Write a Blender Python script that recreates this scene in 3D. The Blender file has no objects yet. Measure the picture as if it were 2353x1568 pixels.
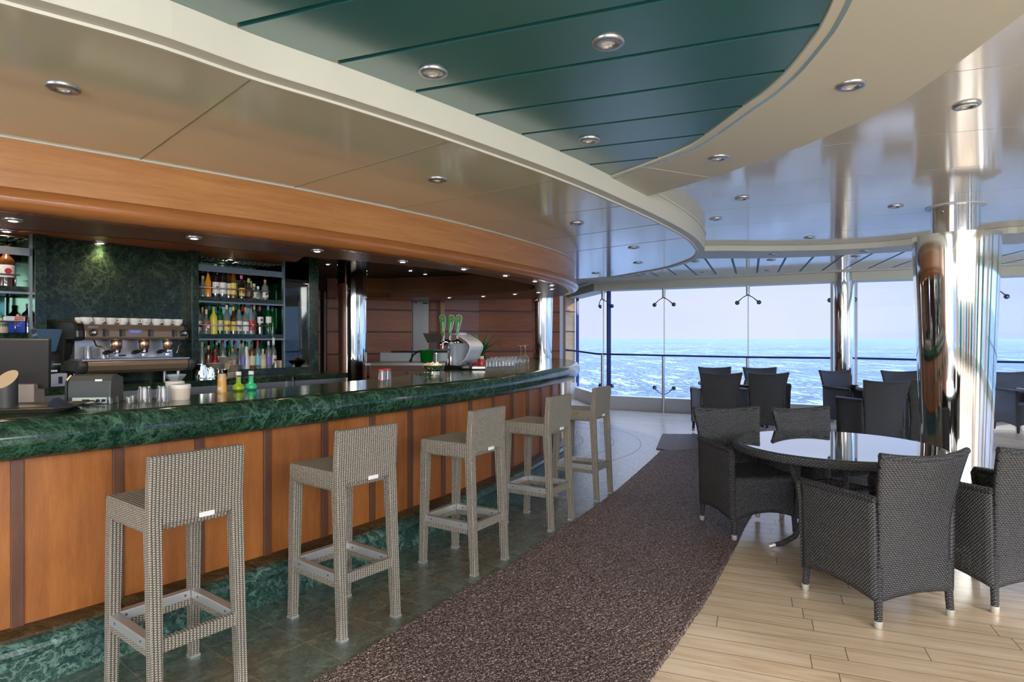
import bpy, bmesh, math, random
from mathutils import Vector, Matrix, geometry
import numpy as np
random.seed(7)
R = math.radians
scene = bpy.context.scene
col = scene.collection
# ---------------------------------------------------------------- camera
FPX, CX, HY, EYE = 1435.0, 1176.5, 778.5, 1.45
cd = bpy.data.cameras.new('camera'); cam = bpy.data.objects.new('camera', cd); col.objects.link(cam)
cam.location = (0, 0, EYE); cam.rotation_euler = (R(90), 0, 0)
cd.sensor_width = 36; cd.lens = 36*FPX/2353; cd.shift_y = (HY-784)/2353; cd.clip_end = 60000; cd.clip_start = .05
scene.camera = cam
scene.view_settings.view_transform = 'Standard'; scene.view_settings.look = 'None'
scene.view_settings.exposure = 0.38; scene.view_settings.gamma = 1
scene.view_settings.use_curve_mapping = False
# ---------------------------------------------------------------- sky
w = bpy.data.worlds.new('sky'); scene.world = w; w.use_nodes = True
nt = w.node_tree; nt.nodes.clear(); L = nt.links
N = lambda t: nt.nodes.new(t)
geo = N('ShaderNodeTexCoord'); sep = N('ShaderNodeSeparateXYZ'); L.new(geo.outputs['Generated'], sep.inputs[0])
ramp = N('ShaderNodeValToRGB'); L.new(sep.outputs['Z'], ramp.inputs[0])
e = ramp.color_ramp.elements
e[0].position = 0.0; e[0].color = (.60, .65, .82, 1)
e[1].position = 0.28; e[1].color = (.52, .60, .84, 1)
k_ = e.new(.6); k_.color = (.30, .45, .85, 1)
ns = N('ShaderNodeTexNoise'); ns.inputs['Scale'].default_value = 2.2; ns.inputs['Detail'].default_value = 5
mp = N('ShaderNodeMapping'); mp.inputs['Scale'].default_value = (1, 1, 5); L.new(geo.outputs['Generated'], mp.inputs[0]); L.new(mp.outputs[0], ns.inputs[0])
cr = N('ShaderNodeValToRGB'); L.new(ns.outputs[0], cr.inputs[0]); cr.color_ramp.elements[0].position = .45; cr.color_ramp.elements[1].position = .7
mx = N('ShaderNodeMixRGB'); L.new(cr.outputs[0], mx.inputs[0]); L.new(ramp.outputs[0], mx.inputs[1]); mx.inputs[2].default_value = (.72, .70, .82, 1)
mf = N('ShaderNodeMath'); mf.operation = 'MULTIPLY'; mf.inputs[1].default_value = .35; L.new(cr.outputs[0], mf.inputs[0]); L.new(mf.outputs[0], mx.inputs[0])
# deeper blue towards +X, brighter sun side behind and right
dx = N('ShaderNodeMapRange'); L.new(sep.outputs['X'], dx.inputs[0]); dx.inputs[1].default_value = .45; dx.inputs[2].default_value = .75; dx.inputs[4].default_value = .75
mb = N('ShaderNodeMixRGB'); L.new(dx.outputs[0], mb.inputs[0]); L.new(mx.outputs[0], mb.inputs[1]); mb.inputs[2].default_value = (.30, .50, .93, 1)
dy = N('ShaderNodeMapRange'); L.new(sep.outputs['Y'], dy.inputs[0]); dy.inputs[1].default_value = .45; dy.inputs[2].default_value = -.35; dy.inputs[3].default_value = 1.0; dy.inputs[4].default_value = 2.6
dz = N('ShaderNodeMapRange'); L.new(sep.outputs['Z'], dz.inputs[0]); dz.inputs[1].default_value = .16; dz.inputs[2].default_value = .5; dz.inputs[3].default_value = 1; dz.inputs[4].default_value = 3.6
st_ = N('ShaderNodeMath'); st_.operation = 'MULTIPLY'; L.new(dy.outputs[0], st_.inputs[0]); L.new(dz.outputs[0], st_.inputs[1])
bg = N('ShaderNodeBackground'); L.new(mb.outputs[0], bg.inputs[0]); L.new(st_.outputs[0], bg.inputs[1])
wo = N('ShaderNodeOutputWorld'); L.new(bg.outputs[0], wo.inputs[0])
# ---------------------------------------------------------------- sun, and added fill lamps behind and beside the camera
sd = bpy.data.lights.new('sun', 'SUN'); sd.energy = 2.6; sd.angle = R(1.5); sd.color = (1, .93, .82)
sun = bpy.data.objects.new('sun', sd); col.objects.link(sun)
sun.rotation_euler = Vector((-.50, .80, -.198)).to_track_quat('-Z', 'Y').to_euler()
def area(name, loc, tgt, sx, sy, power, color):
    d = bpy.data.lights.new(name, 'AREA'); d.shape = 'RECTANGLE'; d.size = sx; d.size_y = sy; d.energy = power; d.color = color
    o = bpy.data.objects.new(name, d); col.objects.link(o); o.location = loc
    o.rotation_euler = (Vector(tgt)-Vector(loc)).to_track_quat('-Z', 'Y').to_euler(); return o
area('fill_lamp_overhead', (2.2, -2.9, 2.54), (2.0, -1.2, 0), 8, 3, 1000, (.96, .98, 1))  # added unseen area lamp overhead behind the camera, brightens the interior
area('fill_lamp_left', (-5.6, -1.8, 1.6), (0, 2, 1.6), 4, 2.1, 120, (1, .97, .92))  # added soft area lamp on the left, standing in for window light
# ---------------------------------------------------------------- helpers
def at(px, py, z):
    d = (EYE-z)*FPX/(py-HY); return Vector(((px-CX)/FPX*d, d, z))
def atD(px, py, d):
    return Vector(((px-CX)/FPX*d, d, EYE-(py-HY)/FPX*d))
def xy(px, py, z): p = at(px, py, z); return (p.x, p.y)
def spline(pts, n=8):
    P = [Vector(p) for p in pts]; P = [2*P[0]-P[1]]+P+[2*P[-1]-P[-2]]; out = []
    for i in range(1, len(P)-2):
        a, b, c, d = P[i-1], P[i], P[i+1], P[i+2]
        for k in range(n):
            t = k/n
            out.append(.5*((2*b)+(c-a)*t+(2*a-5*b+4*c-d)*t*t+(3*b-a-3*c+d)*t**3))
    out.append(P[-2]); return [tuple(v) for v in out]
def circ(pts):
    p = np.array(pts, float); A = np.c_[p[:, 0], p[:, 1], np.ones(len(p))]; b = -(p**2).sum(1)
    s = np.linalg.lstsq(A, b, rcond=None)[0]; c = -s[:2]/2; return c[0], c[1], math.sqrt(c@c-s[2])
def resample(path, step):
    P = [Vector(p) for p in path]; out = [P[0]]; carry = 0
    for a, b in zip(P, P[1:]):
        l = (b-a).length
        if l < 1e-9: continue
        t = step-carry
        while t <= l: out.append(a+(b-a)*t/l); t += step
        carry = l-(t-step)
    if (out[-1]-P[-1]).length > step*.3: out.append(P[-1])
    return [tuple(v) for v in out]
def offs(path, o):
    P = [Vector(p[:2]) for p in path]; out = []
    for i, p in enumerate(P):
        t = (P[min(i+1, len(P)-1)]-P[max(i-1, 0)]).normalized(); out.append((p.x+t.y*o, p.y-t.x*o))
    return out
def ray_hit(path, px, from_=0):
    k = (px-CX)/FPX
    for i, (a, b) in enumerate(zip(path, path[1:])):
        if i < from_: continue
        fa, fb = a[0]-k*a[1], b[0]-k*b[1]
        if a[1] > 0 and fa*fb <= 0 and fa != fb:
            t = fa/(fa-fb); return i+t
    return None
def pt(path, s):
    i = min(int(s), len(path)-2); t = s-i; a, b = Vector(path[i]), Vector(path[i+1]); return a+(b-a)*t
def sub(path, s0, s1):
    o = [tuple(pt(path, s0))]+[tuple(path[i]) for i in range(int(s0)+1, int(math.ceil(s1)))]+[tuple(pt(path, s1))]
    return o

def box(bm, c, s, rz=0, mi=0, top=None, M=None):
    vs = []
    for dz in (-.5, .5):
        f = 1 if (dz < 0 or top is None) else top
        for dx, dy in ((-.5, -.5), (.5, -.5), (.5, .5), (-.5, .5)):
            v = Vector((dx*s[0]*f, dy*s[1]*f, dz*s[2])); v = Matrix.Rotation(rz, 3, 'Z') @ v+Vector(c)
            vs.append(bm.verts.new(M @ v if M else v))
    fs = [(3, 2, 1, 0), (4, 5, 6, 7), (0, 1, 5, 4), (1, 2, 6, 5), (2, 3, 7, 6), (3, 0, 4, 7)]
    for f in fs: bm.faces.new([vs[i] for i in f]).material_index = mi
    return vs
def hexa(bm, b4, t4, mi=0):
    vs = [bm.verts.new(v) for v in list(b4)+list(t4)]
    for f in [(3, 2, 1, 0), (4, 5, 6, 7), (0, 1, 5, 4), (1, 2, 6, 5), (2, 3, 7, 6), (3, 0, 4, 7)]:
        bm.faces.new([vs[i] for i in f]).material_index = mi
def lathe(bm, prof, c=(0, 0, 0), n=20, mi=0, M=None, cap=True, arc=None):
    rings = []
    for r, z in prof:
        ring = []
        for i in range(n):
            a = 2*math.pi*i/n; v = Vector((r*math.cos(a), r*math.sin(a), z))
            v = (M @ v if M else v)+Vector(c); ring.append(bm.verts.new(v))
        rings.append(ring)
    for k, (a, b) in enumerate(zip(rings, rings[1:])):
        m = mi[k] if isinstance(mi, (list, tuple)) else mi
        for i in range(n):
            f = bm.faces.new((a[i], a[(i+1) % n], b[(i+1) % n], b[i])); f.material_index = m; f.smooth = abs(prof[k][1]-prof[k+1][1]) > 1e-6
    if cap:
        m0 = mi[0] if isinstance(mi, (list, tuple)) else mi; m1 = mi[-1] if isinstance(mi, (list, tuple)) else mi
        if prof[0][0] > 1e-5: bm.faces.new(rings[0][::-1]).material_index = m0
        if prof[-1][0] > 1e-5: bm.faces.new(rings[-1]).material_index = m1
def tube(bm, pts, r, n=10, mi=0, cap=True, flat=1.0):
    P = [Vector(p) for p in pts]; rings = []; up = None
    for i, p in enumerate(P):
        t = (P[min(i+1, len(P)-1)]-P[max(i-1, 0)]).normalized()
        if up is None:
            up = Vector((0, 0, 1)) if abs(t.z) < .9 else Vector((1, 0, 0))
        a = t.cross(up).normalized(); b = a.cross(t).normalized(); up = b
        rr = r[i] if isinstance(r, (list, tuple)) else r
        rings.append([bm.verts.new(p+(a*math.cos(2*math.pi*k/n)+b*math.sin(2*math.pi*k/n)*flat)*rr) for k in range(n)])
    for a, b in zip(rings, rings[1:]):
        for k in range(n):
            f = bm.faces.new((a[k], a[(k+1) % n], b[(k+1) % n], b[k])); f.material_index = mi; f.smooth = True
    if cap:
        bm.faces.new(rings[0][::-1]).material_index = mi; bm.faces.new(rings[-1]).material_index = mi
def polyface(bm, loop, z, mi=0, down=False):
    V = [Vector((p[0], p[1], 0)) for p in loop]
    tris = geometry.tessellate_polygon([V]); vs = [bm.verts.new((p[0], p[1], z)) for p in loop]
    for t in tris:
        try: f = bm.faces.new([vs[i] for i in t])
        except ValueError: continue
        f.normal_update()
        if (f.normal.z > 0) == down: f.normal_flip()
        f.material_index = mi
    return vs
def slab(bm, loop, z0, z1, mi=0, side=None):
    a = polyface(bm, loop, z0, mi, True); b = polyface(bm, loop, z1, mi)
    n = len(a)
    for i in range(n):
        try: bm.faces.new((a[i], a[(i+1) % n], b[(i+1) % n], b[i])).material_index = mi if side is None else side
        except ValueError: pass
def sweep(bm, path, prof, mi=0, smooth=True, closed=True, caps=True):
    rings = []
    for i in range(len(path)):
        rings.append(None)
    cols = [offs(path, o) for o, z in prof]
    rings = [[bm.verts.new((cols[k][i][0], cols[k][i][1], prof[k][1])) for k in range(len(prof))] for i in range(len(path))]
    m = len(prof); rng = range(m) if closed else range(m-1)
    for a, b in zip(rings, rings[1:]):
        for k in rng:
            f = bm.faces.new((a[k], b[k], b[(k+1) % m], a[(k+1) % m])); f.material_index = mi[k] if isinstance(mi, (list, tuple)) else mi; f.smooth = smooth
    if caps and closed:
        bm.faces.new(rings[0]); bm.faces.new(rings[-1][::-1])
def clip(poly, n, d):
    out = []; n = Vector(n)
    for a, b in zip(poly, poly[1:]+poly[:1]):
        fa, fb = n.dot(Vector(a))-d, n.dot(Vector(b))-d
        if fa >= 0: out.append(a)
        if fa*fb < 0:
            t = fa/(fa-fb); out.append((a[0]+(b[0]-a[0])*t, a[1]+(b[1]-a[1])*t))
    return out
def grid(bm, f, nu, nv, mi=0):
    V = [[bm.verts.new(f(i/nu, j/nv)) for i in range(nu+1)] for j in range(nv+1)]
    for j in range(nv):
        for i in range(nu):
            q = bm.faces.new((V[j][i], V[j][i+1], V[j+1][i+1], V[j+1][i])); q.smooth = True; q.material_index = mi
def mk(name, bm, mats, parent=None, uv=False, bevel=0, recalc=True, solid=0, smooth=None, auto=None):
    if recalc: bmesh.ops.recalc_face_normals(bm, faces=bm.faces)
    if smooth is not None:
        for f in bm.faces: f.smooth = smooth
    if uv:
        bm.normal_update()
        ul = bm.loops.layers.uv.new('UVMap')
        for f in bm.faces:
            n = f.normal; ax = max(range(3), key=lambda k: abs(n[k])+(.15 if k == 1 else 0))
            for l in f.loops:
                c = l.vert.co
                l[ul].uv = (c.y, c.z) if ax == 0 else ((c.x, c.z) if ax == 1 else (c.x, c.y))
    for e_ in bm.edges:
        if len(e_.link_faces) == 2 and e_.calc_face_angle(0) > .75: e_.smooth = False
    me = bpy.data.meshes.new(name); bm.to_mesh(me); bm.free()
    if not isinstance(mats, (list, tuple)): mats = [mats]
    for m in mats: me.materials.append(m)
    o = bpy.data.objects.new(name, me); col.objects.link(o)
    if parent: o.parent = parent
    if solid:
        s = o.modifiers.new('thick', 'SOLIDIFY'); s.thickness = solid; s.offset = 0
    if bevel:
        b = o.modifiers.new('bevel', 'BEVEL'); b.width = bevel; b.segments = 2; b.limit_method = 'ANGLE'; b.angle_limit = R(40)
    return o
def tag(o, label=None, cat=None, group=None, kind=None):
    if label: o['label'] = label
    if cat: o['category'] = cat
    if group: o['group'] = group
    if kind: o['kind'] = kind
    return o
def thing(name, label, cat, loc=(0, 0, 0), rz=0, group=None, kind=None):
    o = bpy.data.objects.new(name, None); col.objects.link(o); o.location = loc; o.rotation_euler = (0, 0, rz)
    o.empty_display_size = .05
    return tag(o, label, cat, group, kind)
def dup(root, loc, rz=None, label=None, group=None, scale=None):
    r = root.copy(); col.objects.link(r); r.location = loc
    if rz is not None: r.rotation_euler = (0, 0, rz)
    if scale: r.scale = (scale,)*3 if not isinstance(scale, (tuple, list)) else scale
    if label: r['label'] = label
    if group: r['group'] = group
    def rec(src, dst):
        for ch in list(src.children):
            c = ch.copy(); col.objects.link(c); c.parent = dst; rec(ch, c)
    rec(root, r); return r
def S(name, bm, m, **k):
    o = mk(name, bm, m, **k); o['kind'] = 'structure'; return o
NB = bmesh.new

# ---------------------------------------------------------------- materials
def mat(name, color=(.5, .5, .5), rough=.5, metal=0, spec=.5, trans=0, ior=1.45, emit=None, es=0, coat=0):
    m = bpy.data.materials.new(name); m.use_nodes = True; b = m.node_tree.nodes['Principled BSDF']
    b.inputs['Base Color'].default_value = (*color, 1); b.inputs['Roughness'].default_value = rough
    b.inputs['Metallic'].default_value = metal; b.inputs['Specular IOR Level'].default_value = spec
    b.inputs['Transmission Weight'].default_value = trans; b.inputs['IOR'].default_value = ior
    b.inputs['Coat Weight'].default_value = coat
    if emit: b.inputs['Emission Color'].default_value = (*emit, 1); b.inputs['Emission Strength'].default_value = es
    return m
class NG:
    def __init__(s, m): s.t = m.node_tree; s.b = s.t.nodes['Principled BSDF']
    def n(s, ty, **k):
        x = s.t.nodes.new(ty)
        for a, v in k.items(): setattr(x, a, v)
        return x
    def l(s, a, b): s.t.links.new(a, b)
    def math(s, op, a, b=None, c=None, clamp=False):
        x = s.n('ShaderNodeMath', operation=op, use_clamp=clamp)
        for i, v in enumerate((a, b, c)):
            if v is None: continue
            if isinstance(v, (int, float)): x.inputs[i].default_value = v
            else: s.l(v, x.inputs[i])
        return x.outputs[0]
    def coord(s, kind='Object', scale=(1, 1, 1), rot=(0, 0, 0), loc=(0, 0, 0)):
        c = s.n('ShaderNodeTexCoord'); m = s.n('ShaderNodeMapping'); s.l(c.outputs[kind], m.inputs[0])
        m.inputs['Scale'].default_value = scale; m.inputs['Rotation'].default_value = rot; m.inputs['Location'].default_value = loc
        return m.outputs[0]
    def noise(s, v, scale, detail=4, rough=.5, dist=0):
        x = s.n('ShaderNodeTexNoise'); s.l(v, x.inputs[0]); x.inputs['Scale'].default_value = scale; x.inputs['Detail'].default_value = detail
        x.inputs['Roughness'].default_value = rough; x.inputs['Distortion'].default_value = dist; return x.outputs[0]
    def ramp(s, f, stops):
        r = s.n('ShaderNodeValToRGB'); s.l(f, r.inputs[0]); e = r.color_ramp.elements
        while len(e) < len(stops): e.new(.5)
        for x, (p, c) in zip(e, stops): x.position = p; x.color = (*c, 1) if len(c) == 3 else c
        return r.outputs[0]
    def mix(s, f, a, b, mode='MIX'):
        x = s.n('ShaderNodeMixRGB', blend_type=mode)
        for i, v in enumerate((f, a, b)):
            if isinstance(v, (int, float)): x.inputs[i].default_value = v
            elif isinstance(v, tuple): x.inputs[i].default_value = (*v, 1)
            else: s.l(v, x.inputs[i])
        return x.outputs[0]
    def bump(s, h, dist=.002, strength=1):
        x = s.n('ShaderNodeBump'); s.l(h, x.inputs['Height']); x.inputs['Distance'].default_value = dist; x.inputs['Strength'].default_value = strength
        s.l(x.outputs[0], s.b.inputs['Normal']); return x
    def color(s, c): s.l(c, s.b.inputs['Base Color'])
    def rough(s, c): s.l(c, s.b.inputs['Roughness'])
def wood(name, c0, c1, scale=(1, 1, 1), rough=.35, coat=.0, bands=9):
    m = mat(name, c0, rough, coat=coat); g = NG(m); v = g.coord(scale=scale)
    n1 = g.noise(v, bands, 6, .6, .6); n2 = g.noise(v, bands*6, 3, .6); n3 = g.noise(v, bands*.25, 2)
    f = g.math('ADD', g.math('MULTIPLY', n1, .6), g.math('MULTIPLY', n3, .4))
    f = g.math('ADD', f, g.math('MULTIPLY', g.math('SUBTRACT', n2, .5), .25))
    g.color(g.ramp(f, [(.3, c0), (.7, c1)])); g.bump(n2, .0004); return m
def marble(name, dark, mid, light, scale=1, rough=.12, amt=1.0):
    m = mat(name, dark, rough); g = NG(m); v = g.coord()
    n0 = g.noise(v, 2.2*scale, 5, .6, 1.5); v2 = g.coord(scale=(1.2, 9, 7), rot=(.45, .6, .75))
    n1 = g.noise(v2, 1.6*scale, 8, .6, .35); ridge = g.math('SUBTRACT', 1, g.math('MULTIPLY', g.math('ABSOLUTE', g.math('SUBTRACT', n1, .5)), 22), clamp=True)
    n2 = g.noise(v, 34*scale, 6, .78, .3); base = g.ramp(n2, [(.38, dark), (.68, mid)])
    n3 = g.noise(v2, 4.5*scale, 8, .66, .3); r2 = g.math('SUBTRACT', 1, g.math('MULTIPLY', g.math('ABSOLUTE', g.math('SUBTRACT', n3, .48)), 30), clamp=True)
    base = g.mix(g.math('MULTIPLY', r2, .35*amt), base, light)
    mask = g.math('MULTIPLY', ridge, g.math('MULTIPLY', g.ramp(n0, [(.42, (0, 0, 0)), (.6, (1, 1, 1))]), .75*amt))
    g.color(g.mix(mask, base, light)); return m
def weave(name, c_dark, c_light, wx=.0165, wz=.0095, rough=.42, holes=False, spec=.5, cols=False):
    m = mat(name, c_light, rough, spec=spec); g = NG(m)
    uv = g.n('ShaderNodeUVMap'); sp = g.n('ShaderNodeSeparateXYZ'); g.l(uv.outputs[0], sp.inputs[0])
    cu, rv = g.math('DIVIDE', sp.outputs[0], wx), g.math('DIVIDE', sp.outputs[1], wz)
    if cols: rv = g.math('ADD', rv, g.math('MULTIPLY', g.math('PINGPONG', g.math('FLOOR', cu), 1), .5))
    else: cu = g.math('ADD', cu, g.math('MULTIPLY', g.math('PINGPONG', g.math('FLOOR', rv), 1), .5))
    rf, u = g.math('FRACT', rv), g.math('FRACT', cu)
    hv = g.math('SINE', g.math('MULTIPLY', rf, math.pi)); hu = g.math('SINE', g.math('MULTIPLY', u, math.pi))
    hv = g.math('POWER', hv, .55); hu = g.math('POWER', hu, .8)
    h = g.math('MULTIPLY', hv, hu)
    f = g.ramp(h, [(.08, (0, 0, 0)), (.48 if not cols else .62, (1, 1, 1))])
    n = g.noise(g.coord(), 60, 2); lt = g.mix(g.math('MULTIPLY', n, .5), c_light, tuple(x*.72 for x in c_light))
    g.color(g.mix(f, c_dark, lt)); g.bump(h, .005, 1)  # gaps darkened in the colour to paint in shade between strands
    if holes:
        tr = g.n('ShaderNodeBsdfTransparent'); ms = g.n('ShaderNodeMixShader'); out = g.t.nodes['Material Output']
        hm = g.math('LESS_THAN', h, .10); zc = g.n('ShaderNodeSeparateXYZ'); tc = g.n('ShaderNodeTexCoord'); g.l(tc.outputs['Object'], zc.inputs[0])
        lo = g.math('LESS_THAN', zc.outputs[2], .33); hm = g.math('MULTIPLY', hm, lo)
        g.l(hm, ms.inputs[0]); g.l(g.b.outputs[0], ms.inputs[1]); g.l(tr.outputs[0], ms.inputs[2]); g.l(ms.outputs[0], out.inputs[0])
    return m
M = {}
M['cream'] = mat('cream_paint', (.60, .60, .51), .45)
M['beige'] = mat('beige_matt_panel', (.53, .53, .45), .6)
M['ceil'] = mat('gloss_ceiling', (.67, .67, .63), .10, ior=3.8)
M['bar_ceil'] = mat('bar_ceiling_paint', (.66, .62, .45), .12, ior=2.7)
M['seam'] = mat('seam', (.30, .28, .16), .6)
M['dark_seam'] = mat('dark_seam', (.03, .06, .09), .5)
M['green_panel'] = mat('green_panel', (.014, .125, .13), .27, ior=3.3)
M['green_edge'] = mat('green_trim', (.02, .12, .10), .3)
M['rim'] = mat('dark_rim', (.015, .02, .02), .4)
M['wood'] = wood('mahogany_panel', (.25, .080, .020), (.42, .152, .038), (6, 6, .8), .33, bands=4)
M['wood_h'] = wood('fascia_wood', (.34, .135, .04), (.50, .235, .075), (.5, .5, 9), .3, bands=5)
M['wood_nose'] = wood('bullnose_wood', (.27, .095, .028), (.40, .155, .046), (.5, .5, 9), .18, bands=5)
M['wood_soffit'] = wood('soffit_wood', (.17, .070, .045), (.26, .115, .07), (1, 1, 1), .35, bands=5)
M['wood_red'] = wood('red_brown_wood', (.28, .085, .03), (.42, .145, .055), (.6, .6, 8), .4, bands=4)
M['wood_wall'] = wood('wall_wood', (.31, .13, .078), (.44, .20, .12), (.6, .6, 8), .4, bands=4)
M['wood_dark'] = wood('dark_wood', (.085, .035, .02), (.15, .065, .035), (5, 5, .8), .35, bands=5)
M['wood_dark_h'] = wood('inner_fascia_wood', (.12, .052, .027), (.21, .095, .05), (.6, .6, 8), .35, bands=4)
M['wood_tan'] = wood('tan_wood', (.36, .20, .09), (.50, .30, .15), (.6, .6, 8), .4, bands=4)
M['marble'] = marble('green_marble', (.003, .016, .010), (.012, .050, .028), (.13, .27, .17), 1, .13, .75)
M['marble_dk'] = marble('dark_green_marble', (.004, .011, .008), (.014, .032, .020), (.10, .13, .075), 1.2, .16, .6)
M['marble_dk'].node_tree.nodes['Principled BSDF'].inputs['Specular IOR Level'].default_value = .28
M['marble_plinth'] = marble('plinth_marble', (.008, .028, .024), (.028, .085, .068), (.20, .34, .27), 1.3, .3)
M['marble_brown'] = marble('brown_marble', (.025, .014, .006), (.07, .04, .018), (.16, .11, .05), 1.5, .35)
M['chrome'] = mat('polished_steel', (.80, .78, .74), .06, 1)
M['steel'] = mat('brushed_steel', (.42, .42, .43), .36, 1)
M['steel_dk'] = mat('dull_steel', (.22, .23, .23), .35, 1)
M['alu'] = mat('satin_aluminium', (.62, .63, .63), .38, .75)
M['white_trim'] = mat('white_trim', (.62, .65, .70), .35)
M['navy'] = mat('navy_metal', (.02, .04, .16), .3)
M['sill'] = mat('sill_paint', (.62, .64, .66), .35)
M['black'] = mat('black_plastic', (.012, .012, .013), .35)
M['charcoal'] = mat('charcoal_plastic', (.045, .045, .045), .45)
M['lens'] = mat('dim_lens', (.5, .47, .36), .25, emit=(1, .9, .7), es=.12)
M['warm'] = mat('warm_lamp', (1, .9, .7), .3, emit=(1, .80, .50), es=45)
M['ring'] = mat('lamp_ring', (.42, .42, .44), .3, .8)
def glassmat(name, tint, refl=1.0, milky=0):
    m = bpy.data.materials.new(name); m.use_nodes = True; t = m.node_tree; t.nodes.clear()
    o = t.nodes.new('ShaderNodeOutputMaterial'); a = t.nodes.new('ShaderNodeBsdfTransparent'); a.inputs[0].default_value = (*tint, 1)
    b = t.nodes.new('ShaderNodeBsdfGlossy'); b.inputs['Roughness'].default_value = .02; fr = t.nodes.new('ShaderNodeFresnel'); fr.inputs[0].default_value = 1.45
    mu = t.nodes.new('ShaderNodeMath'); mu.operation = 'MULTIPLY'; mu.inputs[1].default_value = refl; t.links.new(fr.outputs[0], mu.inputs[0])
    s = t.nodes.new('ShaderNodeMixShader'); t.links.new(mu.outputs[0], s.inputs[0]); t.links.new(a.outputs[0], s.inputs[1]); t.links.new(b.outputs[0], s.inputs[2]); t.links.new(s.outputs[0], o.inputs[0])
    if milky:
        d = t.nodes.new('ShaderNodeBsdfTranslucent'); d.inputs[0].default_value = (.9, .93, .95, 1); d2 = t.nodes.new('ShaderNodeMixShader'); d2.inputs[0].default_value = milky
        t.links.new(s.outputs[0], d2.inputs[1]); t.links.new(d.outputs[0], d2.inputs[2]); t.links.new(d2.outputs[0], o.inputs[0])
    return m
M['pane'] = glassmat('window_glass', (.97, .98, .99), .04)
M['clear'] = glassmat('clear_glass', (.975, .98, .98), .8, .10)
M['wicker'] = weave('taupe_wicker', (.060, .048, .036), (.43, .385, .315), .0135, .0088, cols=True)
M['wicker_dk'] = weave('charcoal_wicker', (.004, .004, .005), (.072, .072, .075), .0178, .0100, .30, holes=True, spec=.7)
M['wicker_rim'] = weave('charcoal_wicker_wrap', (.006, .006, .007), (.065, .065, .068), .022, .0098, .36)

_m = mat('frosted_plastic', (.55, .60, .68), .12, spec=.8); _g = NG(_m); _t = _g.n('ShaderNodeBsdfTransparent'); _s = _g.n('ShaderNodeMixShader'); _s.inputs[0].default_value = .62
_g.l(_g.b.outputs[0], _s.inputs[1]); _g.l(_t.outputs[0], _s.inputs[2]); _g.l(_s.outputs[0], _m.node_tree.nodes['Material Output'].inputs[0]); M['frost'] = _m

_m = mat('hood_plastic', (.62, .68, .80), .10, spec=.9); _g = NG(_m); _t = _g.n('ShaderNodeBsdfTransparent'); _s = _g.n('ShaderNodeMixShader'); _s.inputs[0].default_value = .35
_g.l(_g.b.outputs[0], _s.inputs[1]); _g.l(_t.outputs[0], _s.inputs[2]); _g.l(_s.outputs[0], _m.node_tree.nodes['Material Output'].inputs[0]); M['frost2'] = _m
# ---------------------------------------------------------------- the plan
T = (-.931, .365); LX = (.363, .932)
Z1, Z2, ZG, ZW = 2.46, 2.64, 2.57, 2.60
def ext_arc(pts, c, a_back, n=30):          # extend a path backwards on its fitted circle until x = a_back
    cx, cy, r = c; p0 = pts[0]; a0 = math.atan2(p0[1]-cy, p0[0]-cx); out = []
    a = a0; step = .03 if True else 0
    while True:
        a -= step; q = (cx+r*math.cos(a), cy+r*math.sin(a))
        if q[0] < a_back or len(out) > 60: break
        out.append(q)
    return out[::-1]+list(pts)
PPX = [(51,1436),(464,1317),(609,1276),(739,1236.5),(848,1197),(940,1167),(1017,1139.6),(1079,1116),(1175,1074),(1242,1039)]
PP = [xy(x, y, .24) for x, y in PPX]; PC = circ(PP)
arc = []
a = math.atan2(PP[0][1]-PC[1], PP[0][0]-PC[0]); a1 = math.atan2(PP[-1][1]-PC[1], PP[-1][0]-PC[0])
n = 40; arc = [(PC[0]+PC[2]*math.cos(a+(a1-a)*i/n), PC[1]+PC[2]*math.sin(a+(a1-a)*i/n)) for i in range(n+1)]
arc = ext_arc(arc, PC, -5.6)
nose = [(.55, 7.35), (.70, 8.15), (.78, 8.9), (.78, 9.6), (.66, 10.2), (.38, 10.65), (-.1, 10.85), (-.8, 10.85), (-1.45, 10.8)]
BP = resample(spline(arc[-6:]+nose, 8), .08); BP = arc[:-6]+BP   # panel face line
BO = offs(BP, .18)                                               # counter edge line
IN = [xy(*p, 1.125) for p in [(436,908),(620,893),(820,875),(975,858),(1052,848.5)]]
IN = [tuple(Vector(IN[0])+(Vector(IN[0])-Vector(IN[1]))*k) for k in (2.5, 1.2)]+IN+[(-.55, 8.3), (-.42, 9.4), (-.7, 10.0), (-1.45, 10.1)]
IN = resample(spline(IN, 8), .1)
# lounge facade, floor line
WL = [(1.55, 15.3), (1.91, 12.95), (3.02, 12.35), (4.40, 11.62), (5.70, 10.9), (7.71, 10.05), (9.6, 9.1), (11.6, 6.8), (12.2, 3.6), (12.2, .4), (11.4, -2.8), (9.2, -5.4), (5.6, -6.8), (1.8, -7.2), (-2.0, -6.8), (-5.2, -5.2)]

# ---------------------------------------------------------------- floors
m = mat('plank_tiles', (.6, .45, .28), .20, ior=2.0); g = NG(m)
geo_ = g.n('ShaderNodeNewGeometry')
def dot(v):
    d = g.n('ShaderNodeVectorMath', operation='DOT_PRODUCT'); g.l(geo_.outputs['Position'], d.inputs[0]); d.inputs[1].default_value = (v[0], v[1], 0); return d.outputs['Value']
uu, vv = dot(T), dot(LX)
rw_ = g.n('ShaderNodeTexWhiteNoise', noise_dimensions='1D'); g.l(g.math('FLOOR', g.math('DIVIDE', vv, .132)), rw_.inputs['W']); uu = g.math('ADD', uu, g.math('MULTIPLY', rw_.outputs['Value'], .92))
cb = g.n('ShaderNodeCombineXYZ'); g.l(uu, cb.inputs[0]); g.l(vv, cb.inputs[1])
br = g.n('ShaderNodeTexBrick'); g.l(cb.outputs[0], br.inputs[0]); br.offset = 0; br.offset_frequency = 2; br.squash = 1
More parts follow.
